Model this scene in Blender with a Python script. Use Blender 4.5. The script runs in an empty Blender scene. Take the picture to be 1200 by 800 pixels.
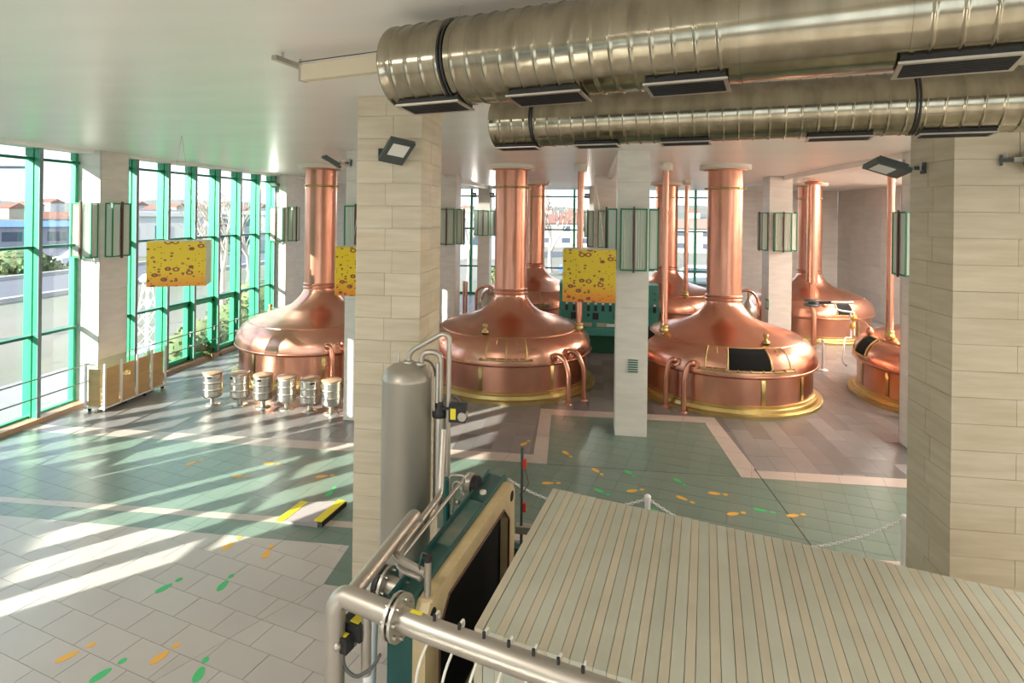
import bpy, bmesh, math, random
from mathutils import Vector, Matrix
random.seed(7)
SC = bpy.context.scene
COL = SC.collection
PI = math.pi

# ------------------------------------------------------------------ camera
CAM_F, CAM_H, CAM_YAW, CAM_ROLL, CX, CY = 680.0, 4.65, math.radians(7.8), math.radians(0.7), 600.0, 249.6
cd = bpy.data.cameras.new('camera'); cam = bpy.data.objects.new('camera', cd); COL.objects.link(cam)
SC.camera = cam
cd.sensor_fit = 'HORIZONTAL'; cd.sensor_width = 36.0
cd.lens = 36.0 * CAM_F / 1200.0
cd.shift_x = 0.0
cd.shift_y = -(400.0 - CY) / 1200.0
cd.clip_start = 0.05; cd.clip_end = 3000
_cr, _sr = math.cos(CAM_ROLL), math.sin(CAM_ROLL)
FW = Vector((-math.sin(CAM_YAW), math.cos(CAM_YAW), 0)); RT = Vector((math.cos(CAM_YAW), math.sin(CAM_YAW), 0)); UP = Vector((0, 0, 1))
_x = RT * _cr + UP * _sr
_y = -RT * _sr + UP * _cr
_z = -FW
cam.matrix_world = Matrix(((_x.x, _y.x, _z.x, 0), (_x.y, _y.y, _z.y, 0), (_x.z, _y.z, _z.z, CAM_H), (0, 0, 0, 1)))

# ------------------------------------------------------------------ light
SC.view_settings.view_transform = 'Standard'; SC.view_settings.look = 'None'
SC.view_settings.gamma = 1.0; SC.view_settings.use_curve_mapping = False
SC.view_settings.exposure = 1.42
SKY_STRENGTH = 1.2
SUN_STRENGTH = 7.5
w = bpy.data.worlds.new('world'); SC.world = w; w.use_nodes = True
nt = w.node_tree; nt.nodes.clear()
def N(nt, typ, **kw):
    n = nt.nodes.new(typ)
    for k, v in kw.items(): setattr(n, k, v)
    return n
o_ = N(nt, 'ShaderNodeOutputWorld'); bg = N(nt, 'ShaderNodeBackground'); tc = N(nt, 'ShaderNodeTexCoord')
sep = N(nt, 'ShaderNodeSeparateXYZ'); nt.links.new(tc.outputs['Generated'], sep.inputs[0])
rmp = N(nt, 'ShaderNodeValToRGB'); nt.links.new(sep.outputs['Z'], rmp.inputs[0])
e = rmp.color_ramp.elements; e[0].position = 0.0; e[0].color = (0.74, 0.80, 0.92, 1); e[1].position = 0.6; e[1].color = (0.30, 0.47, 0.85, 1)
m1 = rmp.color_ramp.elements.new(0.12); m1.color = (0.60, 0.71, 0.92, 1)
mp = N(nt, 'ShaderNodeMapping'); mp.inputs['Scale'].default_value = (1.5, 1.5, 5.0); nt.links.new(tc.outputs['Generated'], mp.inputs[0])
nz = N(nt, 'ShaderNodeTexNoise'); nz.inputs['Scale'].default_value = 2.2; nz.inputs['Detail'].default_value = 6; nz.inputs['Roughness'].default_value = 0.55
nt.links.new(mp.outputs[0], nz.inputs['Vector'])
cr = N(nt, 'ShaderNodeValToRGB'); cr.color_ramp.elements[0].position = 0.40; cr.color_ramp.elements[1].position = 0.68
nt.links.new(nz.outputs['Fac'], cr.inputs[0])
mx = N(nt, 'ShaderNodeMixRGB'); mx.inputs['Color2'].default_value = (0.92, 0.93, 0.96, 1)
nt.links.new(cr.outputs[0], mx.inputs['Fac']); nt.links.new(rmp.outputs[0], mx.inputs['Color1'])
nt.links.new(mx.outputs[0], bg.inputs['Color']); bg.inputs['Strength'].default_value = SKY_STRENGTH
nt.links.new(bg.outputs[0], o_.inputs[0])
sd = bpy.data.lights.new('sun', 'SUN'); sd.energy = SUN_STRENGTH; sd.angle = math.radians(0.4); sd.color = (1.0, 0.93, 0.82)
sun = bpy.data.objects.new('sun', sd); COL.objects.link(sun)
SUN_DIR = Vector((1.0, 1.05, -0.56)).normalized()
sun.rotation_euler = SUN_DIR.to_track_quat('-Z', 'Y').to_euler(); sun.location = (-20, -20, 20)
SC.cycles.max_bounces = 10; SC.cycles.diffuse_bounces = 7; SC.cycles.transparent_max_bounces = 16
# unseen fill lights added under the ceiling, behind the camera and off right
FILL_LIGHTS = [(-8.5, -2.5, .5), (-2.5, -2.5, .3), (3.5, -2.5, .3), (9.5, -2.5, .3), (-4.5, .8, .6), (9.0, 3.0, .6), (8.6, 8.3, 1.2), (11.4, 10.5, 1.4), (11.6, 14.5, 1.8), (12.0, 18.5, 2.2), (12.1, 22.5, 2.2)]
FILL_POWER = 110
FLOOD_POWER = 20

# ------------------------------------------------------------------ helpers
def ray(px, py):
    a = (px - CX) / CAM_F; b = -(py - CY) / CAM_F
    return FW + RT * (a * _cr - b * _sr) + UP * (a * _sr + b * _cr)
C0 = Vector((0, 0, CAM_H))
def at(px, py, z=0.0):
    d = ray(px, py); return C0 + d * ((z - CAM_H) / d.z)
def aty(px, py, y):
    d = ray(px, py); return C0 + d * (y / d.y)
def atx(px, py, x):
    d = ray(px, py); return C0 + d * (x / d.x)

def px_of(p):
    p = Vector(p) - C0; w_ = p.dot(FW); x, z = p.dot(RT) / w_, p.z / w_
    return CX + CAM_F * (x * _cr + z * _sr), CY - CAM_F * (-x * _sr + z * _cr)
def along(o, d, px):           # distance along the line o + d*s at which it reaches the image column px
    lo, hi = -1.0, 12.0
    for _ in range(50):
        m = (lo + hi) / 2; q = Vector(o) + Vector(d) * m
        if (q - C0).dot(FW) < .3 or px_of(q)[0] > px: hi = m
        else: lo = m
    return lo
WORLD = {}
class MB:
    def __init__(s): s.v = []; s.f = []; s.sm = []
    def add(s, vs, fs, smooth=False):
        b = len(s.v); s.v += [Vector(v) for v in vs]; s.f += [tuple(i + b for i in f) for f in fs]; s.sm += [smooth] * len(fs); return s
    def box(s, x0, x1, y0, y1, z0, z1):
        vs = [(x, y, z) for z in (z0, z1) for y in (y0, y1) for x in (x0, x1)]
        return s.add(vs, [(0, 2, 3, 1), (4, 5, 7, 6), (0, 1, 5, 4), (2, 6, 7, 3), (0, 4, 6, 2), (1, 3, 7, 5)])
    def obox(s, c, ax, ay, az):   # centre and three half-axis vectors
        c, ax, ay, az = Vector(c), Vector(ax), Vector(ay), Vector(az)
        vs = [c + ax * i + ay * j + az * k for k in (-1, 1) for j in (-1, 1) for i in (-1, 1)]
        return s.add(vs, [(0, 2, 3, 1), (4, 5, 7, 6), (0, 1, 5, 4), (2, 6, 7, 3), (0, 4, 6, 2), (1, 3, 7, 5)])
    def bar(s, p0, p1, w, h, up=(0, 0, 1)):
        p0, p1 = Vector(p0), Vector(p1); d = (p1 - p0); u = Vector(up)
        sd = d.normalized().cross(u)
        if sd.length < 1e-4: sd = d.normalized().cross(Vector((0, 1, 0)))
        sd.normalize(); u = sd.cross(d.normalized())
        return s.obox((p0 + p1) / 2, d / 2, sd * w / 2, u * h / 2)
    def prism(s, poly, z0, z1):
        n = len(poly); vs = [(p[0], p[1], z0) for p in poly] + [(p[0], p[1], z1) for p in poly]
        a = sum(poly[i][0] * poly[(i + 1) % n][1] - poly[(i + 1) % n][0] * poly[i][1] for i in range(n))
        fs = [tuple(range(n - 1, -1, -1)), tuple(range(n, 2 * n))] + [(i, (i + 1) % n, n + (i + 1) % n, n + i) for i in range(n)]
        if a < 0: fs = [tuple(reversed(f)) for f in fs]
        return s.add(vs, fs)
    def prism_dir(s, pts, d):      # extrude a planar polygon of 3D points along d
        n = len(pts); d = Vector(d); pts = [Vector(p) for p in pts]
        vs = pts + [p + d for p in pts]
        return s.add(vs, [tuple(range(n - 1, -1, -1)), tuple(range(n, 2 * n))] + [(i, (i + 1) % n, n + (i + 1) % n, n + i) for i in range(n)])
    def tube(s, pts, r, n=12, caps=True, smooth=True):
        pts = [Vector(p) for p in pts]; m = len(pts)
        rs = r if isinstance(r, (list, tuple)) else [r] * m
        t0 = (pts[1] - pts[0]).normalized()
        ref = Vector((0, 0, 1)) if abs(t0.z) < 0.9 else Vector((1, 0, 0))
        nrm = (ref - t0 * ref.dot(t0)).normalized(); rings = []; prev = t0
        for i, p in enumerate(pts):
            if i == 0: t = t0
            elif i == m - 1: t = (pts[-1] - pts[-2]).normalized()
            else: t = ((pts[i + 1] - p).normalized() + (p - pts[i - 1]).normalized()).normalized()
            q = prev.rotation_difference(t); nrm = (q @ nrm); nrm = (nrm - t * nrm.dot(t)).normalized(); prev = t
            bi = t.cross(nrm)
            rings.append([p + (nrm * math.cos(2 * PI * k / n) + bi * math.sin(2 * PI * k / n)) * rs[i] for k in range(n)])
        vs = [v for rg in rings for v in rg]; fs = []
        for i in range(m - 1):
            for k in range(n):
                fs.append((i * n + k, i * n + (k + 1) % n, (i + 1) * n + (k + 1) % n, (i + 1) * n + k))
        s.add(vs, fs, smooth)
        if caps:
            b = len(s.v)
            s.add(rings[0], [tuple(range(n - 1, -1, -1))]); s.add(rings[-1], [tuple(range(n))])
        return s
    def cyl(s, p0, p1, r, n=16): return s.tube([p0, p1], r, n)
    def lathe(s, prof, c=(0, 0, 0), n=48, smooth=True, cap=False, a0=0, a1=2 * PI):
        c = Vector(c); full = abs(a1 - a0 - 2 * PI) < 1e-6; k = n if full else n + 1
        vs = [(c.x + r * math.cos(a0 + (a1 - a0) * i / n), c.y + r * math.sin(a0 + (a1 - a0) * i / n), c.z + z) for r, z in prof for i in range(k)]
        fs = []
        for j in range(len(prof) - 1):
            for i in range(n):
                i2 = (i + 1) % k
                fs.append((j * k + i, j * k + i2, (j + 1) * k + i2, (j + 1) * k + i))
        s.add(vs, fs, smooth)
        if cap: s.add(vs[-k:], [tuple(range(k))])
        return s
    def ball(s, c, r, n=12, sz=1.0):
        return s.lathe([(max(r * math.sin(PI * j / n), 1e-4), -r * sz * math.cos(PI * j / n)) for j in range(n + 1)], c, n=max(8, n + 4))
    def build(s, name, mat, parent=None, origin=None):
        me = bpy.data.meshes.new(name)
        if origin is None: origin = WORLD.get(parent.name, Vector((0, 0, 0))) if parent is not None else Vector((0, 0, 0))
        origin = Vector(origin)
        me.from_pydata([v - origin for v in s.v], [], s.f); me.update()
        me.polygons.foreach_set('use_smooth', s.sm)
        me.materials.append(mat)
        ob = bpy.data.objects.new(name, me); COL.objects.link(ob)
        if parent is not None: ob.parent = parent; WORLD[ob.name] = origin
        else: ob.location = origin; WORLD[ob.name] = origin
        return ob
def tag(o, label=None, cat=None, group=None, kind=None):
    if label: o['label'] = label
    if cat: o['category'] = cat
    if group: o['group'] = group
    if kind: o['kind'] = kind
    return o
def thing(name, loc, label, cat, group=None, kind=None):
    o = bpy.data.objects.new(name, None); COL.objects.link(o); o.location = loc; o.empty_display_size = 0.2
    WORLD[o.name] = Vector(loc)
    return tag(o, label, cat, group, kind)
def copy_tree(o, parent=None):
    c = o.copy(); COL.objects.link(c)
    if parent is not None: c.parent = parent
    for ch in o.children: copy_tree(ch, c)
    return c
def place(o, loc, rz, label=None):
    c = copy_tree(o); c.location = loc; c.rotation_euler = (0, 0, rz)
    if label: c['label'] = label
    return c
def fillet(pts, r, n=5):
    pts = [Vector(p) for p in pts]; out = [pts[0]]
    for i in range(1, len(pts) - 1):
        a, b, c = pts[i - 1], pts[i], pts[i + 1]
        d1 = (a - b); d2 = (c - b); rr = min(r, d1.length * .48, d2.length * .48)
        p, q = b + d1.normalized() * rr, b + d2.normalized() * rr
        for k in range(n + 1):
            t = k / n; out.append(p * (1 - t) ** 2 + b * 2 * t * (1 - t) + q * t * t)
    out.append(pts[-1]); return out

# ------------------------------------------------------------------ materials
def mat(name, col, rough=0.5, metal=0.0, var=0.0, scale=4.0, bump=0.0, bscale=None, col2=None, rnd=0.0, spec=None, stretch=None, coat=0.0, emis=None, rvar=0.0, soft=False):
    m = bpy.data.materials.new(name); m.use_nodes = True; nt = m.node_tree; b = nt.nodes['Principled BSDF']
    b.inputs['Roughness'].default_value = rough; b.inputs['Metallic'].default_value = metal
    if spec is not None: b.inputs['Specular IOR Level'].default_value = spec
    if coat: b.inputs['Coat Weight'].default_value = coat; b.inputs['Coat Roughness'].default_value = 0.12
    if emis: b.inputs['Emission Color'].default_value = (*emis[:3], 1); b.inputs['Emission Strength'].default_value = emis[3]
    c = (*col, 1); b.inputs['Base Color'].default_value = c
    if var or bump or col2 or rvar:
        tc = N(nt, 'ShaderNodeTexCoord'); mp = N(nt, 'ShaderNodeMapping'); nt.links.new(tc.outputs['Object'], mp.inputs[0])
        if stretch: mp.inputs['Scale'].default_value = stretch
        nz = N(nt, 'ShaderNodeTexNoise'); nz.inputs['Scale'].default_value = scale; nz.inputs['Detail'].default_value = 2 if soft else 4; nt.links.new(mp.outputs[0], nz.inputs['Vector'])
    last = None
    if var or col2:
        mx = N(nt, 'ShaderNodeMixRGB'); r = N(nt, 'ShaderNodeValToRGB'); r.color_ramp.elements[0].position = .15 if soft else .35; r.color_ramp.elements[1].position = .85 if soft else .65
        nt.links.new(nz.outputs['Fac'], r.inputs[0]); nt.links.new(r.outputs[0], mx.inputs['Fac'])
        c2 = col2 if col2 else tuple(min(1, x * (1 - var)) for x in col)
        mx.inputs['Color1'].default_value = c; mx.inputs['Color2'].default_value = (*c2, 1); last = mx.outputs[0]
    if rnd:
        oi = N(nt, 'ShaderNodeObjectInfo'); ge = N(nt, 'ShaderNodeNewGeometry'); ad = N(nt, 'ShaderNodeMath', operation='ADD'); fr = N(nt, 'ShaderNodeMath', operation='FRACT')
        nt.links.new(oi.outputs['Random'], ad.inputs[0]); nt.links.new(ge.outputs['Random Per Island'], ad.inputs[1]); nt.links.new(ad.outputs[0], fr.inputs[0])
        mr = N(nt, 'ShaderNodeMapRange'); mr.inputs['To Min'].default_value = 1 - rnd; mr.inputs['To Max'].default_value = 1 + rnd; nt.links.new(fr.outputs[0], mr.inputs[0])
        hs = N(nt, 'ShaderNodeHueSaturation'); nt.links.new(mr.outputs[0], hs.inputs['Value'])
        if last is not None: nt.links.new(last, hs.inputs['Color'])
        else: hs.inputs['Color'].default_value = c
        last = hs.outputs[0]
    if last is not None: nt.links.new(last, b.inputs['Base Color'])
    if rvar:
        mr = N(nt, 'ShaderNodeMapRange'); mr.inputs['To Min'].default_value = max(0.02, rough - rvar); mr.inputs['To Max'].default_value = rough + rvar
        nt.links.new(nz.outputs['Fac'], mr.inputs[0]); nt.links.new(mr.outputs[0], b.inputs['Roughness'])
    if bump:
        n2 = nz
        if bscale:
            n2 = N(nt, 'ShaderNodeTexNoise'); n2.inputs['Scale'].default_value = bscale; n2.inputs['Detail'].default_value = 4; nt.links.new(mp.outputs[0], n2.inputs['Vector'])
        bp = N(nt, 'ShaderNodeBump'); bp.inputs['Strength'].default_value = bump; bp.inputs['Distance'].default_value = 0.02
        nt.links.new(n2.outputs['Fac'], bp.inputs['Height']); nt.links.new(bp.outputs[0], b.inputs['Normal'])
    return m
def glass_mat(name, tint=(0.94, 0.97, 0.96), refl=1.0):
    m = bpy.data.materials.new(name); m.use_nodes = True; nt = m.node_tree; nt.nodes.clear()
    o = N(nt, 'ShaderNodeOutputMaterial'); t = N(nt, 'ShaderNodeBsdfTransparent'); g = N(nt, 'ShaderNodeBsdfGlossy'); mx = N(nt, 'ShaderNodeMixShader'); f = N(nt, 'ShaderNodeLayerWeight')
    t.inputs[0].default_value = (*tint, 1); g.inputs['Roughness'].default_value = 0.02; f.inputs[0].default_value = 0.5; pw = N(nt, 'ShaderNodeMath', operation='POWER'); pw.inputs[1].default_value = 5.0; nt.links.new(f.outputs['Facing'], pw.inputs[0]); ad = N(nt, 'ShaderNodeMath', operation='MULTIPLY_ADD'); ad.inputs[1].default_value = .55; ad.inputs[2].default_value = .035; nt.links.new(pw.outputs[0], ad.inputs[0])
    mu = N(nt, 'ShaderNodeMath', operation='MULTIPLY'); mu.inputs[1].default_value = refl
    nt.links.new(ad.outputs[0], mu.inputs[0]); nt.links.new(mu.outputs[0], mx.inputs[0]); nt.links.new(t.outputs[0], mx.inputs[1]); nt.links.new(g.outputs[0], mx.inputs[2]); nt.links.new(mx.outputs[0], o.inputs[0])
    return m
M = {}
M['ceiling'] = mat('ceiling_paint', (0.86, 0.83, 0.79), 0.35, var=0.05, scale=0.6, bump=0.06, bscale=1.6, stretch=(1, 3, 1))
M['beam'] = mat('beam_paint', (0.93, 0.92, 0.89), 0.5)
M['travertine'] = mat('pale_travertine', (0.80, 0.78, 0.72), 0.42, var=0.10, scale=2.0, stretch=(1, 1, 4), bump=0.03)
M['sandstone'] = mat('sandstone_slab', (0.62, 0.55, 0.42), 0.42, col2=(0.54, 0.47, 0.33), scale=1.6, stretch=(1, 1, 9), rnd=0.05, bump=0.03)
M['joint'] = mat('stone_joint', (0.50, 0.46, 0.37), 0.9)
M['wallstone'] = mat('wall_stone', (0.66, 0.63, 0.58), 0.38, col2=(0.60, 0.56, 0.51), scale=1.2, stretch=(1, 1, 5), rnd=0.05, bump=0.02)
M['green'] = mat('green_window_paint', (0.03, 0.35, 0.165), 0.4)
M['dgreen'] = mat('dark_green_paint', (0.012, 0.17, 0.10), 0.4)
M['greyedge'] = mat('grey_gasket', (0.20, 0.26, 0.27), 0.5)
M['glass'] = glass_mat('window_glass')
M['copper'] = mat('brushed_copper', (0.83, 0.46, 0.34), 0.26, 1.0, col2=(0.72, 0.355, 0.25), scale=1.2, bump=0.02, bscale=1.0, rvar=0.03, soft=True)
M['copper_wall'] = mat('old_copper', (0.72, 0.37, 0.265), 0.29, 1.0, col2=(0.57, 0.26, 0.175), scale=2.4, stretch=(1, 1, .6), bump=0.02, bscale=1.2, rvar=0.03, soft=True)
M['brass'] = mat('polished_brass', (0.64, 0.49, 0.21), 0.36, 1.0, var=0.25, scale=2, soft=True)
M['steel'] = mat('brushed_steel', (0.60, 0.57, 0.51), 0.36, 1.0, var=0.12, scale=3, rvar=.08)
M['steelpaint'] = mat('satin_steel_pipe', (0.50, 0.46, 0.40), 0.38, 0.75, var=0.08, scale=4)
M['duct'] = mat('galvanised_duct', (0.40, 0.36, 0.27), 0.17, 1.0, col2=(0.28, 0.25, 0.18), scale=9.0, bump=0.05, bscale=7, stretch=(1, 1, .14), rvar=0.08)
M['black'] = mat('black_plastic', (0.015, 0.015, 0.016), 0.5)
M['void'] = mat('painted_dark', (0.004, 0.004, 0.004), 0.9)  # near-black that paints in the dark of hatches, holes and gaps
M['white'] = mat('white_plastic', (0.82, 0.82, 0.82), 0.4)
M['cream'] = mat('cream_paint', (0.80, 0.76, 0.66), 0.5)
M['tile_beige'] = mat('beige_floor_tile', (0.50, 0.46, 0.425), 0.30, col2=(0.46, 0.42, 0.385), scale=1.5, rnd=0.035, soft=True)
M['tile_green'] = mat('green_floor_tile', (0.165, 0.232, 0.188), 0.28, col2=(0.145, 0.208, 0.168), scale=1.2, rnd=0.05, soft=True)
M['slab'] = mat('grey_floor_slab', (0.205, 0.196, 0.192), 0.36, col2=(0.165, 0.156, 0.15), scale=1.8, rnd=0.32, soft=True)
M['band'] = mat('pink_floor_band', (0.50, 0.42, 0.37), 0.3, var=.06, scale=3, rnd=0.03)
M['grout'] = mat('floor_grout', (0.20, 0.18, 0.16), 0.8)
M['plate_a'] = mat('grey_green_plate', (0.50, 0.51, 0.42), 0.55, col2=(0.46, 0.47, 0.38), scale=3, rnd=0.04, bump=.03)
M['plate_b'] = mat('tan_plate', (0.54, 0.50, 0.38), 0.55, col2=(0.49, 0.45, 0.34), scale=3, rnd=0.04, bump=.03)
M['teal'] = mat('dark_teal_paint', (0.018, 0.10, 0.09), 0.35, var=.25, scale=4)
M['tealdust'] = mat('dusty_teal_paint', (0.05, 0.15, 0.14), 0.5, col2=(0.26, 0.25, 0.18), scale=2.4)
M['ochre'] = mat('cream_cast_frame', (0.62, 0.50, 0.29), 0.5, col2=(0.50, 0.38, 0.2), scale=3)
M['yellow'] = mat('yellow_marking', (0.80, 0.66, 0.03), 0.5)
M['orange'] = mat('orange_sticker', (0.80, 0.42, 0.06), 0.5)
M['gsticker'] = mat('green_sticker', (0.06, 0.50, 0.16), 0.5)
M['lampglass'] = mat('ribbed_opal_glass', (0.62, 0.70, 0.62), 0.25, bump=0.35, scale=30, stretch=(1, 1, .02))
M['lampframe'] = mat('green_lamp_frame', (0.02, 0.24, 0.12), 0.4)
M['brown'] = mat('brown_lamp_bar', (0.11, 0.045, 0.03), 0.4)
M['console'] = mat('green_console', (0.05, 0.27, 0.22), 0.45)
M['console2'] = mat('console_base', (0.012, 0.12, 0.07), 0.5)
M['wood'] = mat('light_wood', (0.82, 0.50, 0.26), 0.42, col2=(0.72, 0.42, 0.20), scale=3, stretch=(1, 1, 6))
M['sill'] = mat('tan_sill', (0.46, 0.29, 0.18), 0.45)
M['floodbody'] = mat('grey_flood_body', (0.09, 0.11, 0.11), 0.4, 0.4)
M['floodglass'] = mat('flood_lens', (0.75, 0.75, 0.70), 0.12)
M['tan_beam'] = mat('tan_screen_case', (0.66, 0.58, 0.42), 0.5)
M['red'] = mat('red_plastic', (0.6, 0.05, 0.03), 0.4)
M['rubber'] = mat('grey_hose', (0.08, 0.085, 0.08), 0.5)
M['hose'] = mat('white_hose', (0.70, 0.70, 0.62), 0.35)
M['blue'] = mat('blue_label', (0.08, 0.2, 0.65), 0.5)
M['sign'] = mat('exit_sign_green', (0.01, 0.36, 0.19), 0.4)
# ================================================================== setting
CE = 6.0
WX = -12.05         # plane of the left glazing
BY = 32.6           # back wall
RX = 12.85          # right wall
FY = -8.0           # wall behind the camera
fl = MB().box(WX - .2, RX + .2, FY - .2, BY + .2, -.12, -.005).build('floor', M['grout']); tag(fl, kind='structure')
ce = MB().box(WX - .5, RX + .2, FY - .2, BY + .2, CE, CE + .3).build('ceiling', M['ceiling']); tag(ce, kind='structure')

# --- floor pieces ---------------------------------------------------
def clip(poly, inside, inter):
    out = []
    for i in range(len(poly)):
        a, b = poly[i], poly[(i + 1) % len(poly)]
        ia, ib = inside(a), inside(b)
        if ia: out.append(a)
        if ia != ib: out.append(inter(a, b))
    return out
def clip_convex(subj, conv):     # conv counter-clockwise
    out = list(subj)
    for i in range(len(conv)):
        p, q = conv[i], conv[(i + 1) % len(conv)]
        ex, ey = q[0] - p[0], q[1] - p[1]
        sd = lambda a: ex * (a[1] - p[1]) - ey * (a[0] - p[0])
        def inter(a, b):
            u, v = sd(a), sd(b); t = u / (u - v); return (a[0] + (b[0] - a[0]) * t, a[1] + (b[1] - a[1]) * t)
        if not out: return out
        out = clip(out, lambda a: sd(a) >= -1e-9, inter)
    return out
def area(p): return 0.5 * sum(p[i][0] * p[(i + 1) % len(p)][1] - p[(i + 1) % len(p)][0] * p[i][1] for i in range(len(p)))
def ccw(p): return p if area(p) > 0 else p[::-1]
def A2(px, py): p = at(px, py); return (p.x, p.y)
def shrink(p, g):                # small inset towards the centre for a joint
    cx = sum(a[0] for a in p) / len(p); cy = sum(a[1] for a in p) / len(p); out = []
    for a in p:
        d = math.hypot(a[0] - cx, a[1] - cy) or 1; k = max(0, 1 - g * 1.3 / d); out.append((cx + (a[0] - cx) * k, cy + (a[1] - cy) * k))
    return out
def lerp_line(p, q, x): t = (x - p[0]) / (q[0] - p[0]); return p[1] + (q[1] - p[1]) * t
# key lines on the floor (world coordinates found from the photograph)
uL0, uL1 = A2(220, 507.5), A2(625, 532.3)      # upper edge of the pink band
lL0, lL1 = A2(220, 516.5), A2(641, 543.2)      # its lower edge
uR0, uR1 = A2(893.8, 551.4), A2(1064, 561)
lR0, lR1 = A2(868.7, 559), A2(1064, 571.5)
X0, X1 = WX + .25, RX
def yu(x): return lerp_line(uL0, uL1, x) if x < 2 else lerp_line(uR0, uR1, x)
def yl(x): return lerp_line(lL0, lL1, x) if x < 2 else lerp_line(lR0, lR1, x)
bo = [A2(625, 532.3), A2(633.7, 478.4), A2(837, 489), A2(886.7, 551)]      # outside of the bump
bi = [A2(641, 543.2), A2(646, 486), A2(826, 495), A2(868.7, 559)]          # inside of the bump
t0, t1 = A2(0, 581.4), A2(240, 598.7)      # thin band
s0, s1 = A2(0, 587.7), A2(240, 605.6)
g0, g1 = A2(0, 603.4), A2(410, 639)        # green / beige edge
gk, gc = A2(410, 639), A2(379.5, 684)
yB = lerp_line(gc, A2(399, 687), X1)
BAND_Z = 0.0
def yt(x): return lerp_line(t0, t1, x)
def ys(x): return lerp_line(s0, s1, x)
def yg(x): return lerp_line(g0, g1, x)
grey_zones = [[(X0, yu(X0)), bo[0], bo[1], (bo[1][0], BY), (X0, BY)],
              [bo[1], bo[2], (bo[2][0], BY), (bo[1][0], BY)],
              [bo[2], bo[3], (X1, yu(X1)), (X1, BY), (bo[2][0], BY)]]
# split grey zone 1 and 3 so that each is convex
grey_zones = [[(X0, yu(X0)), bo[0], bo[1], (bo[1][0], BY), (X0, BY)],
              [bo[1], bo[2], (bo[2][0], BY), (bo[1][0], BY)],
              [bo[2], bo[3], (bo[3][0], BY), (bo[2][0], BY)],
              [bo[3], (X1, yu(X1)), (X1, BY), (bo[3][0], BY)]]
green_zones = [[(X0, yt(X0)), (lL1[0], yt(lL1[0])), lL1, (X0, yl(X0))],
               bi,
               [(lL1[0], yt(lL1[0])), (X1, yt(X1)), (X1, yl(X1)), bi[3], lL1],
               [(X0, yg(X0)), gk, (gk[0], ys(gk[0])), (X0, ys(X0))],
               [gk, (X1, gk[1]), (X1, ys(X1)), (gk[0], ys(gk[0]))],
               [gc, (X1, yB), (X1, gk[1]), gk]]
thin = [[(X0, ys(X0)), (X1, ys(X1)), (X1, yt(X1)), (X0, yt(X0))]]
beige_zones = [[(X0, FY), gc, gk, (X0, yg(X0))], [(X0, FY), (X1, FY), (X1, yB), gc]]
band_zones = [[(X0, yl(X0)), lL1, bo[0], (X0, yu(X0))], [bo[0], bi[0], bi[1], bo[1]], [bi[1], bi[2], bo[2], bo[1]], [bi[2], bi[3], bo[3], bo[2]],
              [bi[3], (X1, yl(X1)), (X1, yu(X1)), bo[3]]]
def tiles(name, zones, ang, L, W, m, gap, bond=0.5, limit=300, jitter=None, ref=(0, 3), top=0.0):
    ca, sa = math.cos(ang), math.sin(ang); cells = []
    R = 46; nx = int(R / L); ny = int(R / W)
    zs = [ccw(z) for z in zones]
    bb = [(min(p[0] for p in z), max(p[0] for p in z), min(p[1] for p in z), max(p[1] for p in z)) for z in zs]
    rng = random.Random(3)
    for j in range(-ny, ny):
        off = (j % 2) * bond * L; xs = []; x = -R + off
        if jitter: x = -R + rng.random() * L
        while x < R:
            l = L * (rng.uniform(*jitter) if jitter else 1); xs.append((x, x + l)); x += l
        for (a, b) in xs:
            q = [(a, j * W), (b, j * W), (b, (j + 1) * W), (a, (j + 1) * W)]
            q = [(u * ca - v * sa, u * sa + v * ca) for u, v in q]
            cx = (q[0][0] + q[2][0]) / 2; cy = (q[0][1] + q[2][1]) / 2
            r = max(L * 2, W)
            for z, b_ in zip(zs, bb):
                if cx < b_[0] - r or cx > b_[1] + r or cy < b_[2] - r or cy > b_[3] + r: continue
                p = clip_convex(q, z)
                if len(p) < 3 or area(p) < 0.0015: continue
                full = abs(area(p) - area(q)) < 1e-6
                pc = (sum(a[0] for a in p) / len(p), sum(a[1] for a in p) / len(p))
                d = Vector((pc[0], pc[1], -CAM_H)); fz = d.dot(FW); u = d.dot(RT) / max(fz, .1)
                vis = fz > 4.0 and abs(u) < .95
                vy = CY + CAM_F * CAM_H / max(fz, .1)
                key = (0 if vis and vy < 840 else 1, fz, )
                cells.append((key, p, full, (cx, cy), a))
    cells.sort(key=lambda c: c[0])
    shared = None; rest = MB(); n = 0
    for key, p, full, c, a in cells:
        if n < limit and key[0] == 0:
            if full and not jitter:
                if shared is None:
                    o = MB().prism(shrink([(x - c[0], y - c[1]) for x, y in p], gap), -.012, top).build(name, m, fl, origin=(0, 0, 0)); shared = o.data
                else:
                    o = bpy.data.objects.new(name, shared); COL.objects.link(o); o.parent = fl
                o.location = (c[0], c[1], 0)
            else:
                MB().prism(shrink([(x - c[0], y - c[1]) for x, y in p], gap), -.012, top).build(name, m, fl, origin=(0, 0, 0)).location = (c[0], c[1], 0)
            n += 1
        else:
            rest.prism(shrink(p, gap), -.012, top)
    if rest.v: tag(rest.build(name + '_field', m, fl, origin=(0, 0, 0)), kind='stuff')
TA = math.radians(-14.5)
tiles('beige_tile', beige_zones, TA, .575, .36, M['tile_beige'], .004)
tiles('green_tile', green_zones, TA, .36, .36, M['tile_green'], .0025, bond=0.0)
tiles('grey_slab', grey_zones, math.radians(90), .95, .38, M['slab'], .003, jitter=(.6, 1.7))
for zz in band_zones: pass
tiles('border_tile', band_zones + thin, TA, .72, .72, M['band'], .003, bond=0)

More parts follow.
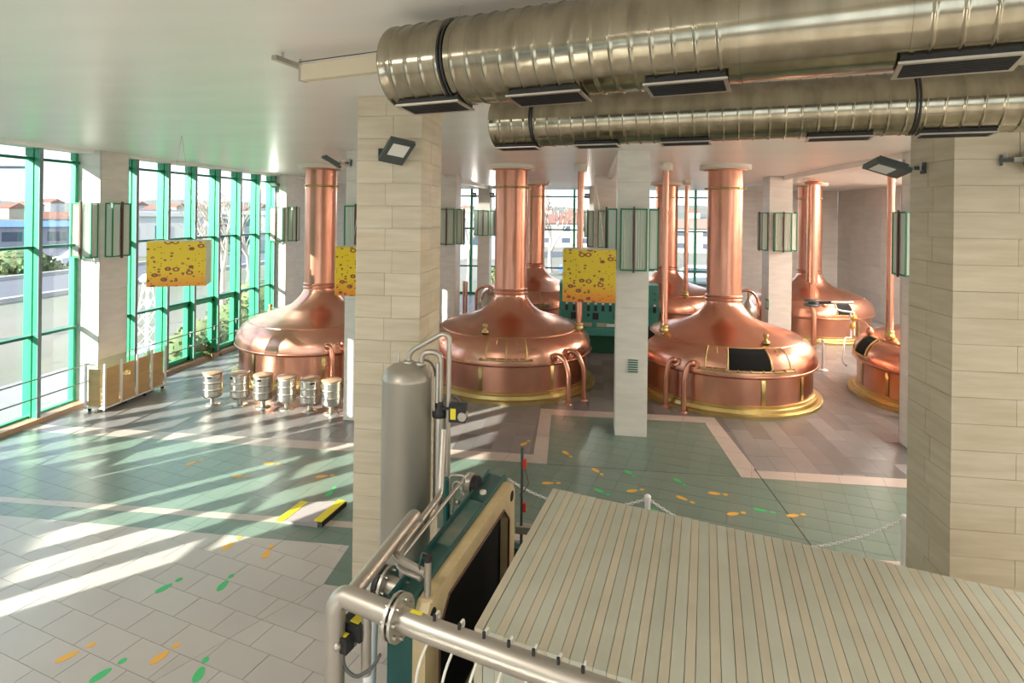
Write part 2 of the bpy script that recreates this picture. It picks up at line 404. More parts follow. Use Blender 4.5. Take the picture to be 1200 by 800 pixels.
ja, jb = at(884, 549), at(972, 668)
MB().bar(ja + UP * .0005, jb + UP * .0005, .018, .004).build('expansion_joint', M['joint_dark'] if 'joint_dark' in M else mat('expansion_joint_rubber', (.05, .05, .045), .8), fl, origin=(0, 0, 0))
# --- columns ---------------------------------------------------------
def panel_column(x0, x1, y0, y1, label, ztop=CE, seams=(0, 0.05, 2.69, 5.33), faces='FLR'):
    t = thing('column', ((x0 + x1) / 2, (y0 + y1) / 2, 0), label, 'column')
    g = .012
    MB().box(x0 + g, x1 - g, y0 + g, y1 - g, 0, ztop).build('core', M['joint'], t)
    zs = [z for z in seams if z < ztop - .1][1:] + [ztop]; zs[0] = 0.0
    for a, b in zip(zs[:-1], zs[1:]):
        MB().box(x0, x1, y0, y0 + g * 1.1, a + .003, b - .003).build('facing_panel', M['travertine'], t)
        MB().box(x0, x0 + g * 1.1, y0 + .001, y1, a + .003, b - .003).build('facing_panel', M['travertine'], t)
        MB().box(x1 - g * 1.1, x1, y0 + .001, y1, a + .003, b - .003).build('facing_panel', M['travertine'], t)
        MB().box(x0, x1, y1 - g * 1.1, y1, a + .003, b - .003).build('facing_panel', M['travertine'], t)
    return t
CH = CE
panel_column(-12.05, -11.45, 12.2, 13.05, 'pale stone column standing in the green window wall, beside the long glass display case')
panel_column(-5.42, -4.78, 12.3, 13.0, 'pale stone column mostly hidden behind the big sandstone column, right of the keg stools')
panel_column(.54, 1.2, 12.4, 13.1, 'pale stone column with a small vent grille, on green tiles between two copper kettles')
panel_column(6.37, 7.0, 12.4, 13.02, 'pale stone column just left of the right sandstone column, a slim copper pipe beside it')
panel_column(-12.0, -11.4, 20.5, 21.3, 'pale stone column at the far end of the left windows, beside a kettle chimney')
panel_column(-5.75, -4.86, 20.5, 21.3, 'pale stone column behind the left front kettle, at the edge of the sandstone column')
panel_column(.08, .95, 20.5, 21.3, 'pale stone column in the second row, left of and behind the vent grille column')
panel_column(5.93, 6.66, 20.5, 21.3, 'pale stone column in the second row rising behind the kettle with the open black hatch')
panel_column(-5.78, -5.16, 29.3, 29.9, 'farthest pale stone column, against the back windows between two left chimneys')
panel_column(-.13, .5, 29.3, 29.9, 'far pale stone column by the back windows, seen past the slim copper pipe')
def stone_column(x0, x1, y0, y1, label, h=.262, faces=('F', 'R')):
    t = thing('sandstone_column', ((x0 + x1) / 2, (y0 + y1) / 2, 0), label, 'column')
    g = .014
    MB().box(x0 + g, x1 - g, y0 + g, y1 - g, 0, CE).build('core', M['joint'], t)
    n = int(math.ceil(CE / h)); j = .0018; rng = random.Random(5)
    for k in range(n):
        a, b = k * h + j, min((k + 1) * h, CE) - j
        for f in faces:
            lo, hi = (x0, x1) if f in 'FB' else (y0, y1)
            ln = hi - lo; cuts = [0]
            c = (.56 if k % 2 else .45) * ln if ln < 1.3 else (.62 if k % 2 else .30)
            while c < ln - .1: cuts.append(c); c += .64
            cuts.append(ln)
            for u, v in zip(cuts[:-1], cuts[1:]):
                u += lo + (j if u > 0 else 0); v += lo - (j if v < ln else 0)
                d = g + rng.uniform(-.001, .0015)
                if f == 'F': bx = (u, v, y0 + g - d, y0 + g + .002, a, b)
                if f == 'B': bx = (u, v, y1 - g - .002, y1 - g + d, a, b)
                if f == 'L': bx = (x0 + g - d, x0 + g + .002, u + .001, v - .001, a, b)
                if f == 'R': bx = (x1 - g - .002, x1 - g + d, u + .001, v - .001, a, b)
                MB().box(*bx).build('stone_slab', M['sandstone'], t)
    return t
stone_column(-2.74, -1.96, 6.52, 7.42, 'big sandstone slab column in the centre foreground with a floodlight on its face', faces=('F', 'R', 'L', 'B'))
RC0 = aty(1116.0, 400, 6.3).x
RCB = atx(1064.5, 400, RC0).y
stone_column(RC0, RC0 + 1.3, 6.3, RCB, 'broad sandstone slab column at the right edge carrying two floodlights', faces=('L', 'F'))
# --- ceiling beams between the columns
BZ = CE - .13
for i, (x0, x1, y0, y1) in enumerate(((.54, .70, 13.1, 29.3), (6.37, 6.54, 13.02, BY), (-5.42, -5.26, 13.0, 29.3))):
    tag(MB().box(x0, x1, y0, y1, BZ, CE + .02).build('trim_%d' % (i + 1), M['beam'], origin=(x0, y0, BZ)), kind='structure')
tag(MB().box(WX - .05, WX + .45, FY, 30, CE - .07, CE + .01).build('trim_4', M['beam'], origin=(WX, 0, CE)), kind='structure')

# --- walls -------------------------------------------------------------
def wall(name, axis, pos, lo, hi, z0=0, z1=CE, t=.2, out=1, m=None):
    a, b = (pos, pos + out * t) if out > 0 else (pos + out * t, pos)
    bx = (a, b, lo, hi, z0, z1) if axis == 'x' else (lo, hi, a, b, z0, z1)
    return tag(MB().box(*bx).build(name, m or M['joint']), kind='structure')
wr = wall('wall_right', 'x', RX + .02, FY, BY)
wb = wall('wall_back', 'y', BY + .02, 7.2, RX)
def wall_panels(parent, axis, pos, lo, hi, wd, hts, sgn):
    n = int(round((hi - lo) / wd)); wd = (hi - lo) / n
    for i in range(n):
        for a, b in zip(hts[:-1], hts[1:]):
            u, v = lo + i * wd + .003, lo + (i + 1) * wd - .003
            bx = (pos, pos + .03 , u, v, a + .003, b - .003) if axis == 'x' else (u, v, pos, pos + .03, a + .003, b - .003)
            MB().box(*bx).build('wall_panel', M['wallstone'], parent)
H5 = [0, 1.2, 2.4, 3.6, 4.8, CE]
wall_panels(wr, 'x', RX, 14.0, BY, 1.55, H5, 1)
tag(MB().box(RX, RX + .03, FY, 13.99, 0, CE).build('plain_facing', M['wallstone'], wr))
wall_panels(wb, 'y', BY, 7.2, RX, 1.4, H5, 1)
tag(wall('wall_back_left', 'y', BY, WX - .2, -9.2, m=M['travertine']), kind='structure')

# --- glazing -----------------------------------------------------------
TZ = (5.70, 3.78, 1.86)
def mullion(w_, y, x=WX):
    if abs(y - 12.13) < .01:
        MB().box(x - .10, x + .04, y - .03, y + .05, 0, CE).build('mullion', M['green'], w_); return
    MB().box(x - .10, x + .10, y - .045, y + .035, 0, CE).build('mullion', M['green'], w_)
    MB().box(x + .10, x + .135, y - .02, y + .015, 0, CE).build('mullion_web', M['dgreen'], w_)
    MB().box(x + .135, x + .25, y - .045, y + .035, 0, CE).build('mullion', M['green'], w_)
    MB().box(x + .25, x + .265, y - .047, y + .040, 0, CE).build('gasket', M['greyedge'], w_)
def left_window(name, y0, y1, ms, opens=()):
    w_ = thing(name, (WX, (y0 + y1) / 2, 0), None, None, kind='structure')
    for y in ms: mullion(w_, y)
    ed = [y0] + list(ms) + [y1]
    ed = sorted(set(ed))
    zr = [0.12] + sorted(TZ) + [CE]
    for a, b in zip(ed[:-1], ed[1:]):
        if b - a < .25: continue
        for z in TZ: MB().box(WX - .04, WX + .14, a, b, z - .028, z + .028).build('transom', M['dgreen'], w_)
        for za, zb in zip(zr[:-1], zr[1:]):
            MB().box(WX - .006, WX + .006, a, b, za, zb).build('pane', M['glass'], w_)
        MB().box(WX - .05, WX + .05, a, b, .10, .14).build('bottom_rail', M['green'], w_)
        if any(a < o < b for o in opens):
            f = MB(); x0, x1 = WX + .01, WX + .13
            f.box(x0, x1, a + .04, b - .04, 1.72, 1.84); f.box(x0, x1, a + .04, b - .04, .14, .24)
            f.box(x0, x1, a + .04, a + .13, .14, 1.84); f.box(x0, x1, b - .15, b - .04, .14, 1.84)
            s_ = f.build('opening_sash', M['green'], w_)
            MB().tube(fillet([(x1, b - .09, .95), (x1 + .05, b - .09, .95), (x1 + .05, b - .09, .82)], .02), .012, 8).build('sash_handle', M['white'], s_)
    return w_
left_window('window_1', 4.9, 12.2, [5.0, 5.55, 6.65, 7.75, 8.85, 9.95, 11.05, 12.13])
left_window('window_2', 13.05, 20.5, [13.12 + .62, 14.9, 16.02, 17.14, 18.28, 19.42, 20.42][0:] + [13.12], opens=(15.4, 16.6, 17.7))
left_window('window_3', -.3, 4.05, [-.25, .85, 1.95, 3.05, 3.97])
for y0, y1, l in ((4.05, 4.9, 'pale stone column in the window wall left of the picture'),):
    panel_column(-12.05, -11.45, y0, y1, l)
tag(MB().box(WX - .3, WX + .2, FY, -.3, 0, CE).build('wall_left_front', M['travertine'], origin=(WX, FY, 0)), kind='structure')
wl = tag(MB().box(WX - .3, WX, 21.3, BY, 0, CE).build('wall_left', M['travertine'], origin=(WX, 21.3, 0)), kind='structure')
for i, (a, b) in enumerate(((4.9, 12.2), (13.05, 20.5), (-.3, 4.05))):
    tag(MB().box(WX + .02, WX + .34, a, b, 0, .10).build('trim_%d' % (i + 5), M['sill'], origin=(WX, a, 0)), kind='structure')
    r = thing('handrail', (WX + .42, (a + b) / 2, 0), ['slim grey double handrail in front of the left window, nearer the camera', 'slim grey double handrail along the green windows behind the copper kettle', 'slim double handrail left of the picture'][i], 'railing')
    for z in (1.0, .6): MB().tube([(WX + .42, a + .02, z), (WX + .42, b - .02, z)], .016, 8).build('rail', M['greyedge'], r)
    y = a + .5
    while y < b:
        [MB().bar((WX + .26, y, z_), (WX + .42, y, z_), .02, .02).build('bracket', M['greyedge'], r) for z_ in (.6, 1.0)]; y += 2.24
# back windows
def back_window(name, x0, x1, ms, ys_, low=.12, y=BY):
    w_ = thing(name, ((x0 + x1) / 2, y, 0), None, None, kind='structure')
    for x in ms: MB().box(x - .06, x + .06, y - .06, y + .12, 0, CE).build('mullion', M['green'], w_)
    ed = [x0] + ms + [x1]; zr = [low] + sorted(ys_) + [CE]
    for a, b in zip(ed[:-1], ed[1:]):
        for z in ys_: MB().box(a, b, y - .03, y + .09, z - .04, z + .04).build('transom', M['dgreen'], w_)
        for za, zb in zip(zr[:-1], zr[1:]): MB().box(a, b, y + .02, y + .03, za, zb).build('pane', M['glass'], w_)
    MB().box(x0, x1, y - .05, y + .08, 0, low).build('bottom_rail', M['green'], w_)
    return w_
back_window('window_5', -9.2, 7.2, [-9.1, -6.8, -4.8, -1.85 - 1.2, -.15 - .8, 1.9, 4.55, 5.6, 7.1], (5.6, 3.75, 1.6))
w6 = thing('window_6', (0, FY, 0), None, None, kind='structure')
MB().box(WX, RX, FY - .2, FY, 0, 1.0).build('parapet', M['travertine'], w6)
MB().box(WX, RX, FY - .2, FY, 3.9, CE).build('lintel', M['travertine'], w6)
x = WX
while x < RX + .1:
    MB().box(x - .05, x + .05, FY - .12, FY, 1.0, 3.9).build('mullion', M['green'], w6)
    MB().box(x, x + 2.49, FY - .06, FY - .05, 1.0, 3.9).build('pane', M['glass'], w6); x += 2.49
# ================================================================== kettles
KY, KY2 = 16.23, 24.8
DOME = [(2.27, .94), (2.265, 1.08), (2.21, 1.25), (2.09, 1.41), (1.92, 1.52), (1.66, 1.63), (1.35, 1.73), (1.05, 1.82), (.83, 1.91), (.68, 2.03), (.58, 2.14), (.51, 2.25), (.47, 2.33), (.46, 2.38)]
def dome_z(r):
    for (r0, z0), (r1, z1) in zip(DOME[:-1], DOME[1:]):
        if r1 <= r <= r0: return z0 + (z1 - z0) * (r0 - r) / (r0 - r1)
    return 1.0
def polar(a, r, z): return Vector((r * math.cos(a), r * math.sin(a), z))
def dome_patch(a0, a1, r0, r1, lift, n=6, m=6, th=None):
    """a curved plate lying on the dome between two angles and two radii"""
    mb = MB(); vs = []; k = 0
    for j in range(m + 1):
        r = r0 + (r1 - r0) * j / m; z = dome_z(r)
        for i in range(n + 1):
            a = a0 + (a1 - a0) * i / n; vs.append(polar(a, r + lift * .45, z + lift))
    W_ = n + 1; top = len(vs)
    vs2 = [v - Vector((0, 0, lift + .015)) - Vector((v.x, v.y, 0)).normalized() * lift * .45 for v in vs]
    fs = []
    for j in range(m):
        for i in range(n):
            q = (j * W_ + i, j * W_ + i + 1, (j + 1) * W_ + i + 1, (j + 1) * W_ + i); fs.append(q)
    b = len(mb.v); rim = [i for i in range(W_)] + [j * W_ + n for j in range(1, m + 1)] + [m * W_ + i for i in range(n - 1, -1, -1)] + [j * W_ for j in range(m - 1, 0, -1)]
    mb.add(vs, fs, True)
    mb.add([(vs + vs2)[i] for i in rim] + [(vs + vs2)[i + top] for i in rim], [(i, len(rim) + i, len(rim) + (i + 1) % len(rim), (i + 1) % len(rim)) for i in range(len(rim))])
    return mb
def strip(pts, w):
    mb = MB(); mb.tube(pts, w / 2, 6); return mb
def ang_of(kx, ky, px, py, z):
    for _ in range(1):
        r = ray(px, py); r.z = 0; o = Vector((0, 0, 0)); c = Vector((kx, ky, 0)); r.normalize(); b = r.dot(c); h2 = c.length_squared - b * b; q = r * (b - math.sqrt(max(0, 2.16 ** 2 - h2)))
    return math.atan2(q.y - ky, q.x - kx)
def kettle(x, y, label, hatch=None, front=-PI / 2, pipes=(), vpipe=None, knob=None, strips=(0, 1, 2, 3, 4, 5, 6, 7), far=False, ring_y=5.37, chim_z=CE):
    t = thing('brewing_kettle', (x, y, 0), label, 'kettle', group='copper brewing kettles')
    O = (0, 0, 0)
    def B(mb, nm, m, p=t): 
        o = mb.build(nm, M[m], p, origin=O); return o
    B(MB().lathe([(2.38, 0), (2.38, .075), (2.365, .085), (2.28, .09), (2.26, .17), (2.25, .18), (2.20, .185), (2.20, .235), (2.19, .24), (2.14, .24)], n=72, smooth=False), 'base_ring', 'brass')
    B(MB().lathe([(2.16, .22), (2.16, .90)], n=72), 'side_wall', 'copper_wall')
    B(MB().lathe([(2.14, .88), (2.22, .87), (2.26, .90), (2.29, .925), (2.28, .95), (2.24, .96)], n=72), 'rim', 'copper_wall')
    B(MB().lathe(DOME, n=72), 'dome', 'copper')
    ch = B(MB().lathe([(.46, 2.38), (.46, 2.40), (.485, 2.405), (.485, 2.43), (.46, 2.435), (.46, 2.50), (.48, 2.505), (.48, 2.525), (.452, 2.53), (.45, 2.56), (.45, ring_y), (.45, chim_z - .12)], n=48), 'chimney', 'copper_wall')
    B(MB().lathe([(.452, ring_y - .03), (.50, ring_y - .025), (.50, ring_y + .025), (.452, ring_y + .03)], n=48), 'chimney_band', 'brass')
    for k in range(12):
        a = k * PI / 6
        B(MB().box(.49, .535, -.02, .02, ring_y - .02, ring_y + .02), 'lug', 'brass', ch).rotation_euler = (0, 0, a)
    B(MB().lathe([(.452, chim_z - .16), (.56, chim_z - .15), (.56, chim_z - .12), (.452, chim_z - .11)], n=40), 'chimney_flange', 'copper_wall')
    B(MB().lathe([(.40, chim_z - .12), (.66, chim_z - .12), (.66, chim_z + .01)], n=40), 'ceiling_collar', 'cream')
    # vertical brass strips on the wall and the seam around the dome
    for k in strips:
        a = ang_of(x, y, k, 430, .6) if k > 20 else front + .30 + k * PI / 4
        B(MB().lathe([(2.162, .25), (2.175, .26), (2.175, .86), (2.162, .87)], n=3, a0=a - .022, a1=a + .022), 'wall_strip', 'brass')
    B(MB().lathe([(1.935, 1.50), (1.93, 1.53), (1.91, 1.54), (1.89, 1.535)], n=72), 'dome_seam', 'copper_wall')
    if hatch is not None:
        r0, r1 = 2.262, 1.94; tot = sum(w for _, w in hatch); a = front - tot / 2
        rs = (2.262, 2.235, 2.20, 2.13, 2.03, 1.94)
        for i, (kind, wdt) in enumerate(hatch):
            a0, a1 = a, a + wdt; a = a1; g = .010
            if kind == 'door':
                d = B(dome_patch(a0 + g, a1 - g, r0, r1, .028, n=6, m=10), 'hatch_door', 'copper')
                am = (a0 + a1) / 2; rm = 2.12
                B(MB().tube([polar(am, rm, dome_z(rm) + .03), polar(am, rm + .03, dome_z(rm) + .075), polar(am, rm - .09, dome_z(rm - .09) + .085), polar(am, rm - .09, dome_z(rm - .09) + .03)], .012, 6), 'hatch_handle', 'brass', d)
            else:
                o = B(dome_patch(a0 + g, a1 - g, r0, r1, .020, n=10, m=10), 'hatch_dark', 'void'); o['label'] = 'black plate painted as the dark inside of an open hatch'  # black plate on the dome stands in for the unlit inside
            B(strip([polar(a0, r + .015, dome_z(r) + .022) for r in rs], .045), 'hatch_frame', 'brass')
        B(strip([polar(a, r + .015, dome_z(r) + .022) for r in rs], .045), 'hatch_frame', 'brass')
        e = .07
        B(strip([polar(front - tot / 2 - e + (tot + 2 * e) * i / 20, 2.275, 1.05) for i in range(21)], .05), 'hatch_rail', 'brass')
        B(strip([polar(front - tot / 2 - .01 + (tot + .02) * i / 20, 1.94, 1.53) for i in range(21)], .035), 'hatch_rail', 'brass')
        for k in range(9):
            q = front - tot / 2 - .05 + (tot + .1) * k / 8
            B(MB().ball(polar(q, 2.29, 1.075), .03, 6), 'hatch_bolt', 'brass')
    if knob:
        a, r = knob
        p = polar(a, r, dome_z(r)); q = B(MB().lathe([(.09, 0), (.09, .04), (.05, .06), (.04, .12), (.07, .16), (.06, .21), (0.001, .22)], p, n=14), 'vent_cap', 'brass')
    # drain pipes bending from the dome to the floor
    for (tp_, ft_) in pipes:
        rr_ = ray(*tp_); tt = 8.0
        while tt < 30:
            q = C0 + rr_ * tt; rd = math.hypot(q.x - x, q.y - y)
            if rd < 2.27 and q.z <= dome_z(max(rd, .46)): break
            tt += .01
        p = Vector((q.x - x, q.y - y, q.z)); a = math.atan2(p.y, p.x); d = Vector((math.cos(a), math.sin(a), 0))
        f_ = at(*ft_, 0); q = Vector((f_.x - x, f_.y - y, 0))
        if (q.length < 2.42): q = q.normalized() * 2.44
        m_ = p.lerp(q, .62); pts = fillet([p, p + d * .10 + Vector((0, 0, .09)), Vector((m_.x, m_.y, p.z + .03)), Vector((q.x, q.y, .80)), q], .26, 7)
        o = B(MB().tube(pts, .062, 14), 'overflow_pipe', 'copper_wall')
        B(MB().tube([p - d * .06, p + d * .05 + Vector((0, 0, .03))], .11, 16), 'pipe_collar', 'copper_wall', o)
        B(MB().lathe([(.05, .06), (.065, .05), (.10, .02), (.10, 0)], (q.x, q.y, 0), n=16), 'foot_flange', 'copper_wall', o)
    if vpipe:
        px_, py_, zt = vpipe; vx, vy = px_ - x, py_ - y; rr = math.hypot(vx, vy); zb = dome_z(min(rr, 2.2))
        o = B(MB().tube([(vx, vy, zb - .05), (vx, vy, zt - .18)], .085, 20), 'riser_pipe', 'copper')
        B(MB().lathe([(.10, zb), (.12, zb + .02), (.12, zb + .10), (.10, zb + .12), (.11, zb + .14), (.11, zb + .2), (.086, zb + .21)], (vx, vy, 0), n=18), 'pipe_coupling', 'brass', o)
        B(MB().lathe([(.086, zt - .20), (.17, zt - .18), (.17, zt - .02), (.16, zt + .01)], (vx, vy, 0), n=20), 'ceiling_socket', 'cream', o)
    return t
fr = lambda x, y, off=0.0: math.atan2(0 - y, 0 - x) + off
KX = (-7.92, -2.24, 3.55, 9.25)
k1 = kettle(KX[0], KY, 'sunlit copper kettle at the far left by the green windows, behind the keg stools', front=ang_of(KX[0], KY, 338, 400, 1), strips=(297, 379, 271),
            pipes=(((383, 408), (388, 456)), ((400, 405), (401, 452))), knob=(PI * .93, 1.85))
k2 = kettle(KX[1], KY, 'copper kettle with two closed hatch doors, seen between steel tank and vent grille column', hatch=(('door', .225), ('door', .225)), front=ang_of(KX[1], KY, 593, 430, 1), strips=(563, 647, 681, 505),
            pipes=(((650, 419), (666, 474)), ((664, 414), (684, 469))), vpipe=(-.30, 15.9, CE), knob=(ang_of(KX[1], KY, 560, 400, 1), 1.72))
k3 = kettle(KX[2], KY, 'copper kettle right of the vent grille column with an open black hatch between two doors', hatch=(('door', .225), ('open', .44), ('door', .225)), front=ang_of(KX[2], KY, 878, 430, 1), strips=(895, 802, 940),
            pipes=(((793, 424), (780, 476)), ((814, 428), (801, 483))), vpipe=(1.92, 15.55, CE), knob=(ang_of(KX[2], KY, 912, 430, 1), 1.72))
k4 = kettle(KX[3], KY, 'copper kettle at the right with small black hatch, partly hidden by a pale column', hatch=(('open', .26),), front=ang_of(KX[3], KY, 1012, 430, 1), strips=(1040, 1010), vpipe=(aty(1043.5, 300, 15.9).x, 15.9, CE))
k5 = kettle(-2.42, KY2, 'far copper kettle straight behind the middle front one, left of the green console', hatch=(('door', .225), ('door', .225)))
k6 = kettle(3.10, KY2, 'far copper kettle behind the open-hatch kettle, in front of the bright back windows', vpipe=(3.62, 23.0, CE))
k7 = kettle(8.72, KY2, 'far copper kettle in the back right corner against the stone walls', hatch=(('open', .26),), front=-PI / 2 + .22)
for k in (k5, k6, k7, k4): k['group'] = 'copper brewing kettles'
# black plate painting in a dark manway opening, left of kettle 3
dome = dome_patch(PI * .93, PI * 1.09, 2.262, 1.94, .02, m=10); dome.build('hatch_dark', M['void'], k3, origin=(0, 0, 0))

# --- pipework in front of the far right kettle
t = thing('pipe_valve_set', (8.62, 21.9, 0), 'tall copper pipe with a bolted valve standing before the back right kettle', 'pipe')
vp = at(954.5, 403, 0)
def PL(px, py, y): return aty(px, py, y)
ya = 21.6
a = PL(952, 300, ya)
MB().tube([(a.x, ya, 2.35), (a.x, ya, CE - .05)], .19, 20).build('riser', M['copper'], t)
MB().lathe([(.19, CE - .22), (.30, CE - .2), (.30, CE - .12), (.19, CE - .1)], (a.x, ya, 0), n=20).build('top_flange', M['copper_wall'], t)
MB().tube([(a.x, ya, 1.55), (a.x, ya, 2.35)], .10, 14).build('lower_pipe', M['copper_wall'], t)
MB().tube([(a.x, ya, 1.62), (a.x, ya, 1.5), (a.x + .05, ya - .1, 1.3), (a.x + .05, ya - .1, 0)], .085, 14).build('down_pipe', M['copper_wall'], t)
MB().lathe([(.10, 1.52), (.26, 1.53), (.26, 1.60), (.12, 1.61), (.12, 1.68), (.26, 1.69), (.26, 1.76), (.1, 1.77)], (a.x, ya, 0), n=20).build('valve_body', M['floodbody'], t)
MB().bar((a.x + .2, ya - .1, 1.66), (a.x + .6, ya - .2, 1.70), .10, .09).build('actuator', M['black'], t)
MB().tube([(a.x + .55, ya - .2, 1.70), (a.x + 1.25, ya - .25, 1.72)], .05, 10).build('actuator_cylinder', M['steel'], t)
t = thing('copper_stub_pipe', (at(965, 402).x, at(965, 402).y, 0), 'short copper standpipe right of the valve pipe, before the back right kettle', 'pipe')
p = at(965, 402); MB().tube([(p.x, p.y, 0), (p.x, p.y, 1.42)], .095, 14).lathe([(.095, 1.42), (.07, 1.48), (.001, 1.5)], (p.x, p.y, 0), n=14).build('pipe', M['copper_wall'], t)
MB().lathe([(.15, 0), (.15, .04), (.1, .06)], (p.x, p.y, 0), n=14).build('foot_flange', M['copper_wall'], t)
t = thing('sampling_hose_set', (9.0, 20.5, 0), 'white pipe frame with orange clamps and a hose between the two right kettles', 'pipework')
yb = 19.6
q = [aty(979, 362, yb), aty(986, 364, yb), aty(1001, 366, yb), aty(1001, 393, yb)]
MB().tube(fillet(q, .05), .028, 8).build('white_pipe', M['white'], t)
q = [aty(997, 367, yb), aty(997, 396, yb)]
MB().tube(q, .028, 8).build('white_pipe', M['white'], t)
MB().ball(aty(1001, 373, yb - .04), .09, 8).build('orange_clamp', M['orange'], t); MB().ball(aty(999, 382, yb - .04), .09, 8).build('orange_clamp', M['orange'], t)
kp = aty(1019, 386, 16.5)
MB().tube(fillet([aty(1003, 374, yb), aty(1010, 375, 18.5), aty(1016, 380, 17.4), kp], .4, 8), .03, 8).build('red_hose', M['copper_wall'], t)
q = [aty(990, 395, 18.8), aty(989, 408, 18.0), aty(987, 424, 17.8), aty(992, 428, 17.6)]
MB().tube(fillet([aty(997, 396, yb)] + q, .3, 6), .022, 8).build('grey_hose', M['white'], t)
MB().ball(kp - Vector((0, 0, .05)), .09, 8, 1.4).build('nozzle', M['copper_wall'], t)

# --- far sight vessels with swan neck pipes
def swan(x, y, label, flip=1, h=1.75):
    t = thing('swan_neck_vessel', (x, y, 0), label, 'vessel')
    MB().lathe([(.22, 0), (.22, .06), (.10, .1), (.10, .55), (.30, .75), (.36, 1.0), (.30, 1.25), (.12, 1.42), (.08, 1.5)], (x, y, 0), n=20).build('body', M['steel'], t)
    MB().tube(fillet([(x - .5 * flip, y, 0), (x - .5 * flip, y, h), (x + .05 * flip, y, h + .12), (x + .35 * flip, y, h - .2), (x + .35 * flip, y, .9)], .4, 8), .055, 12).build('swan_neck', M['copper'], t)
    MB().tube([(x, y, 1.48), (x, y, h + .02)], .04, 10).build('neck', M['brass'], t)
    MB().lathe([(.12, .5), (.13, .52), (.13, .56), (.12, .58)], (x, y, 0), n=16).build('band', M['brass'], t)
p = aty(573, 352, 21.9); swan(p.x, 21.9, 'steel vessel under a shiny copper swan neck left of the middle kettle chimney')
p = aty(877, 350, 23.0); swan(p.x, 23.0, 'steel vessel under a copper swan neck, right of the open-hatch kettle chimney')
t = thing('copper_standpipe', (aty(545, 340, 22).x, 22, 0), 'pair of thin copper standpipes beside the far left column', 'pipe')
for px in (543.5, 546.5):
    p = aty(px, 340, 22); MB().tube([(p.x, 22, .4), (p.x, 22, 2.0)], .045, 10).build('pipe', M['copper'], t)
p = aty(545, 340, 22); MB().box(p.x - .12, p.x + .12, 21.9, 22.1, 0, .42).build('foot', M['copper_wall'], t)

# ================================================================== wall lamps
LZ = 4.13
def make_lamp():
    t = thing('wall_lamp', (0, 0, LZ), '', 'wall lamp', group='opal glass lamps on the columns'); O = (0, 0, 0)
    W_, D, H_ = .26, .20, .63; dp = .10
    B = lambda mb, nm, m, p=t: mb.build(nm, M[m], p, origin=O)
    B(MB().box(-.2, .2, -.03, 0, -.5, .5), 'back_plate', 'lampframe')
    for s in (-1, 1):
        nf = 9; xs = [s * (.02 + (W_ - .04) * i / nf) for i in range(nf + 1)]; pl = [(x_, -D + (.008 if i % 2 else .03)) for i, x_ in enumerate(xs)]
        g_ = MB(); vs_ = [(x_, y_, -H_ + .02) for x_, y_ in pl] + [(x_, y_, H_ - .02) for x_, y_ in pl]; k_ = nf + 1
        g_.add(vs_, [(i, i + 1, k_ + i + 1, k_ + i) for i in range(nf)]); B(g_, 'glass_panel', 'lampglass')
        B(MB().box(min(s * .02, s * (W_ - .02)), max(s * .02, s * (W_ - .02)), -D + .05, -D + .06, -H_ + .02, H_ - .02), 'diffuser', 'lampglass')
        B(MB().obox((s * (W_ - .01), -D / 2, 0), (.006, 0, 0), (0, D / 2 - .02, 0), (0, 0, H_ - .02)), 'side_glass', 'lampglass')
    fb = lambda *a: B(MB().box(*a), 'frame_bar', 'lampframe')
    for z in (-H_, H_):
        fb(-W_, W_, -D - .005, -D + .02, z - .015, z + .015)
        for s in (-1, 1): fb(s * W_ - .012, s * W_ + .012, -D, 0, z - .015, z + .015)
    for s in (-1, 1): fb(s * W_ - .012, s * W_ + .012, -D - .005, -D + .02, -H_, H_); fb(s * W_ - .012, s * W_ + .012, -.025, 0, -H_, H_)
    B(MB().box(-.018, .018, -D - .035, -D, -H_ - .05, H_ + .05), 'centre_bar', 'brown')
    return t
lamp0 = make_lamp(); used = [False]
def lamp(x, y, face, label):
    rz = {'F': 0, 'R': PI / 2, 'L': -PI / 2, 'B': PI}[face]
    if not used[0]:
        lamp0.location = (x, y, LZ); lamp0.rotation_euler = (0, 0, rz); lamp0['label'] = label; used[0] = True; return lamp0
    return place(lamp0, (x, y, LZ), rz, label)
lamp(-11.75, 12.2, 'F', 'opal glass wall lamp on the sunlit front of the column beside the display case')
lamp(-11.45, 12.62, 'R', 'opal glass wall lamp on the shaded right side of the column beside the display case')
lamp(-5.1, 12.3, 'F', 'opal glass wall lamp on the half hidden column, just left of the big sandstone column')
lamp(.87, 12.4, 'F', 'large opal glass wall lamp on the front of the vent grille column')
lamp(.54, 12.75, 'L', 'opal glass wall lamp on the left side of the vent grille column')
lamp(1.2, 12.75, 'R', 'opal glass wall lamp on the right side of the vent grille column')
lamp(6.68, 12.4, 'F', 'opal glass wall lamp hidden behind the right sandstone column')
lamp(6.37, 12.7, 'L', 'opal glass wall lamp beside the slim copper pipe, left of the right sandstone column')
lamp(-11.7, 20.5, 'F', 'opal glass wall lamp on the sunlit face of the column ending the left windows')
lamp(-11.4, 20.9, 'R', 'opal glass wall lamp just left of the sunlit kettle chimney, on a shaded column side')
lamp(-5.15, 20.5, 'F', 'opal glass wall lamp just right of the big sandstone column, on the second row column')
lamp(-4.86, 20.9, 'R', 'opal glass wall lamp seen edge on, second lamp right of the big sandstone column')
lamp(.5, 20.5, 'F', 'opal glass wall lamp hidden behind the vent grille column, on the second row column')
lamp(.08, 20.9, 'L', 'opal glass wall lamp above the yellow cube, left of the vent grille column lamps')
lamp(6.32, 20.5, 'F', 'opal glass wall lamp on the front of the column behind the open-hatch kettle')
lamp(5.93, 20.9, 'L', 'opal glass wall lamp on the left side of the column behind the open-hatch kettle')
lamp(6.66, 20.9, 'R', 'opal glass wall lamp on the right side of the column behind the open-hatch kettle')
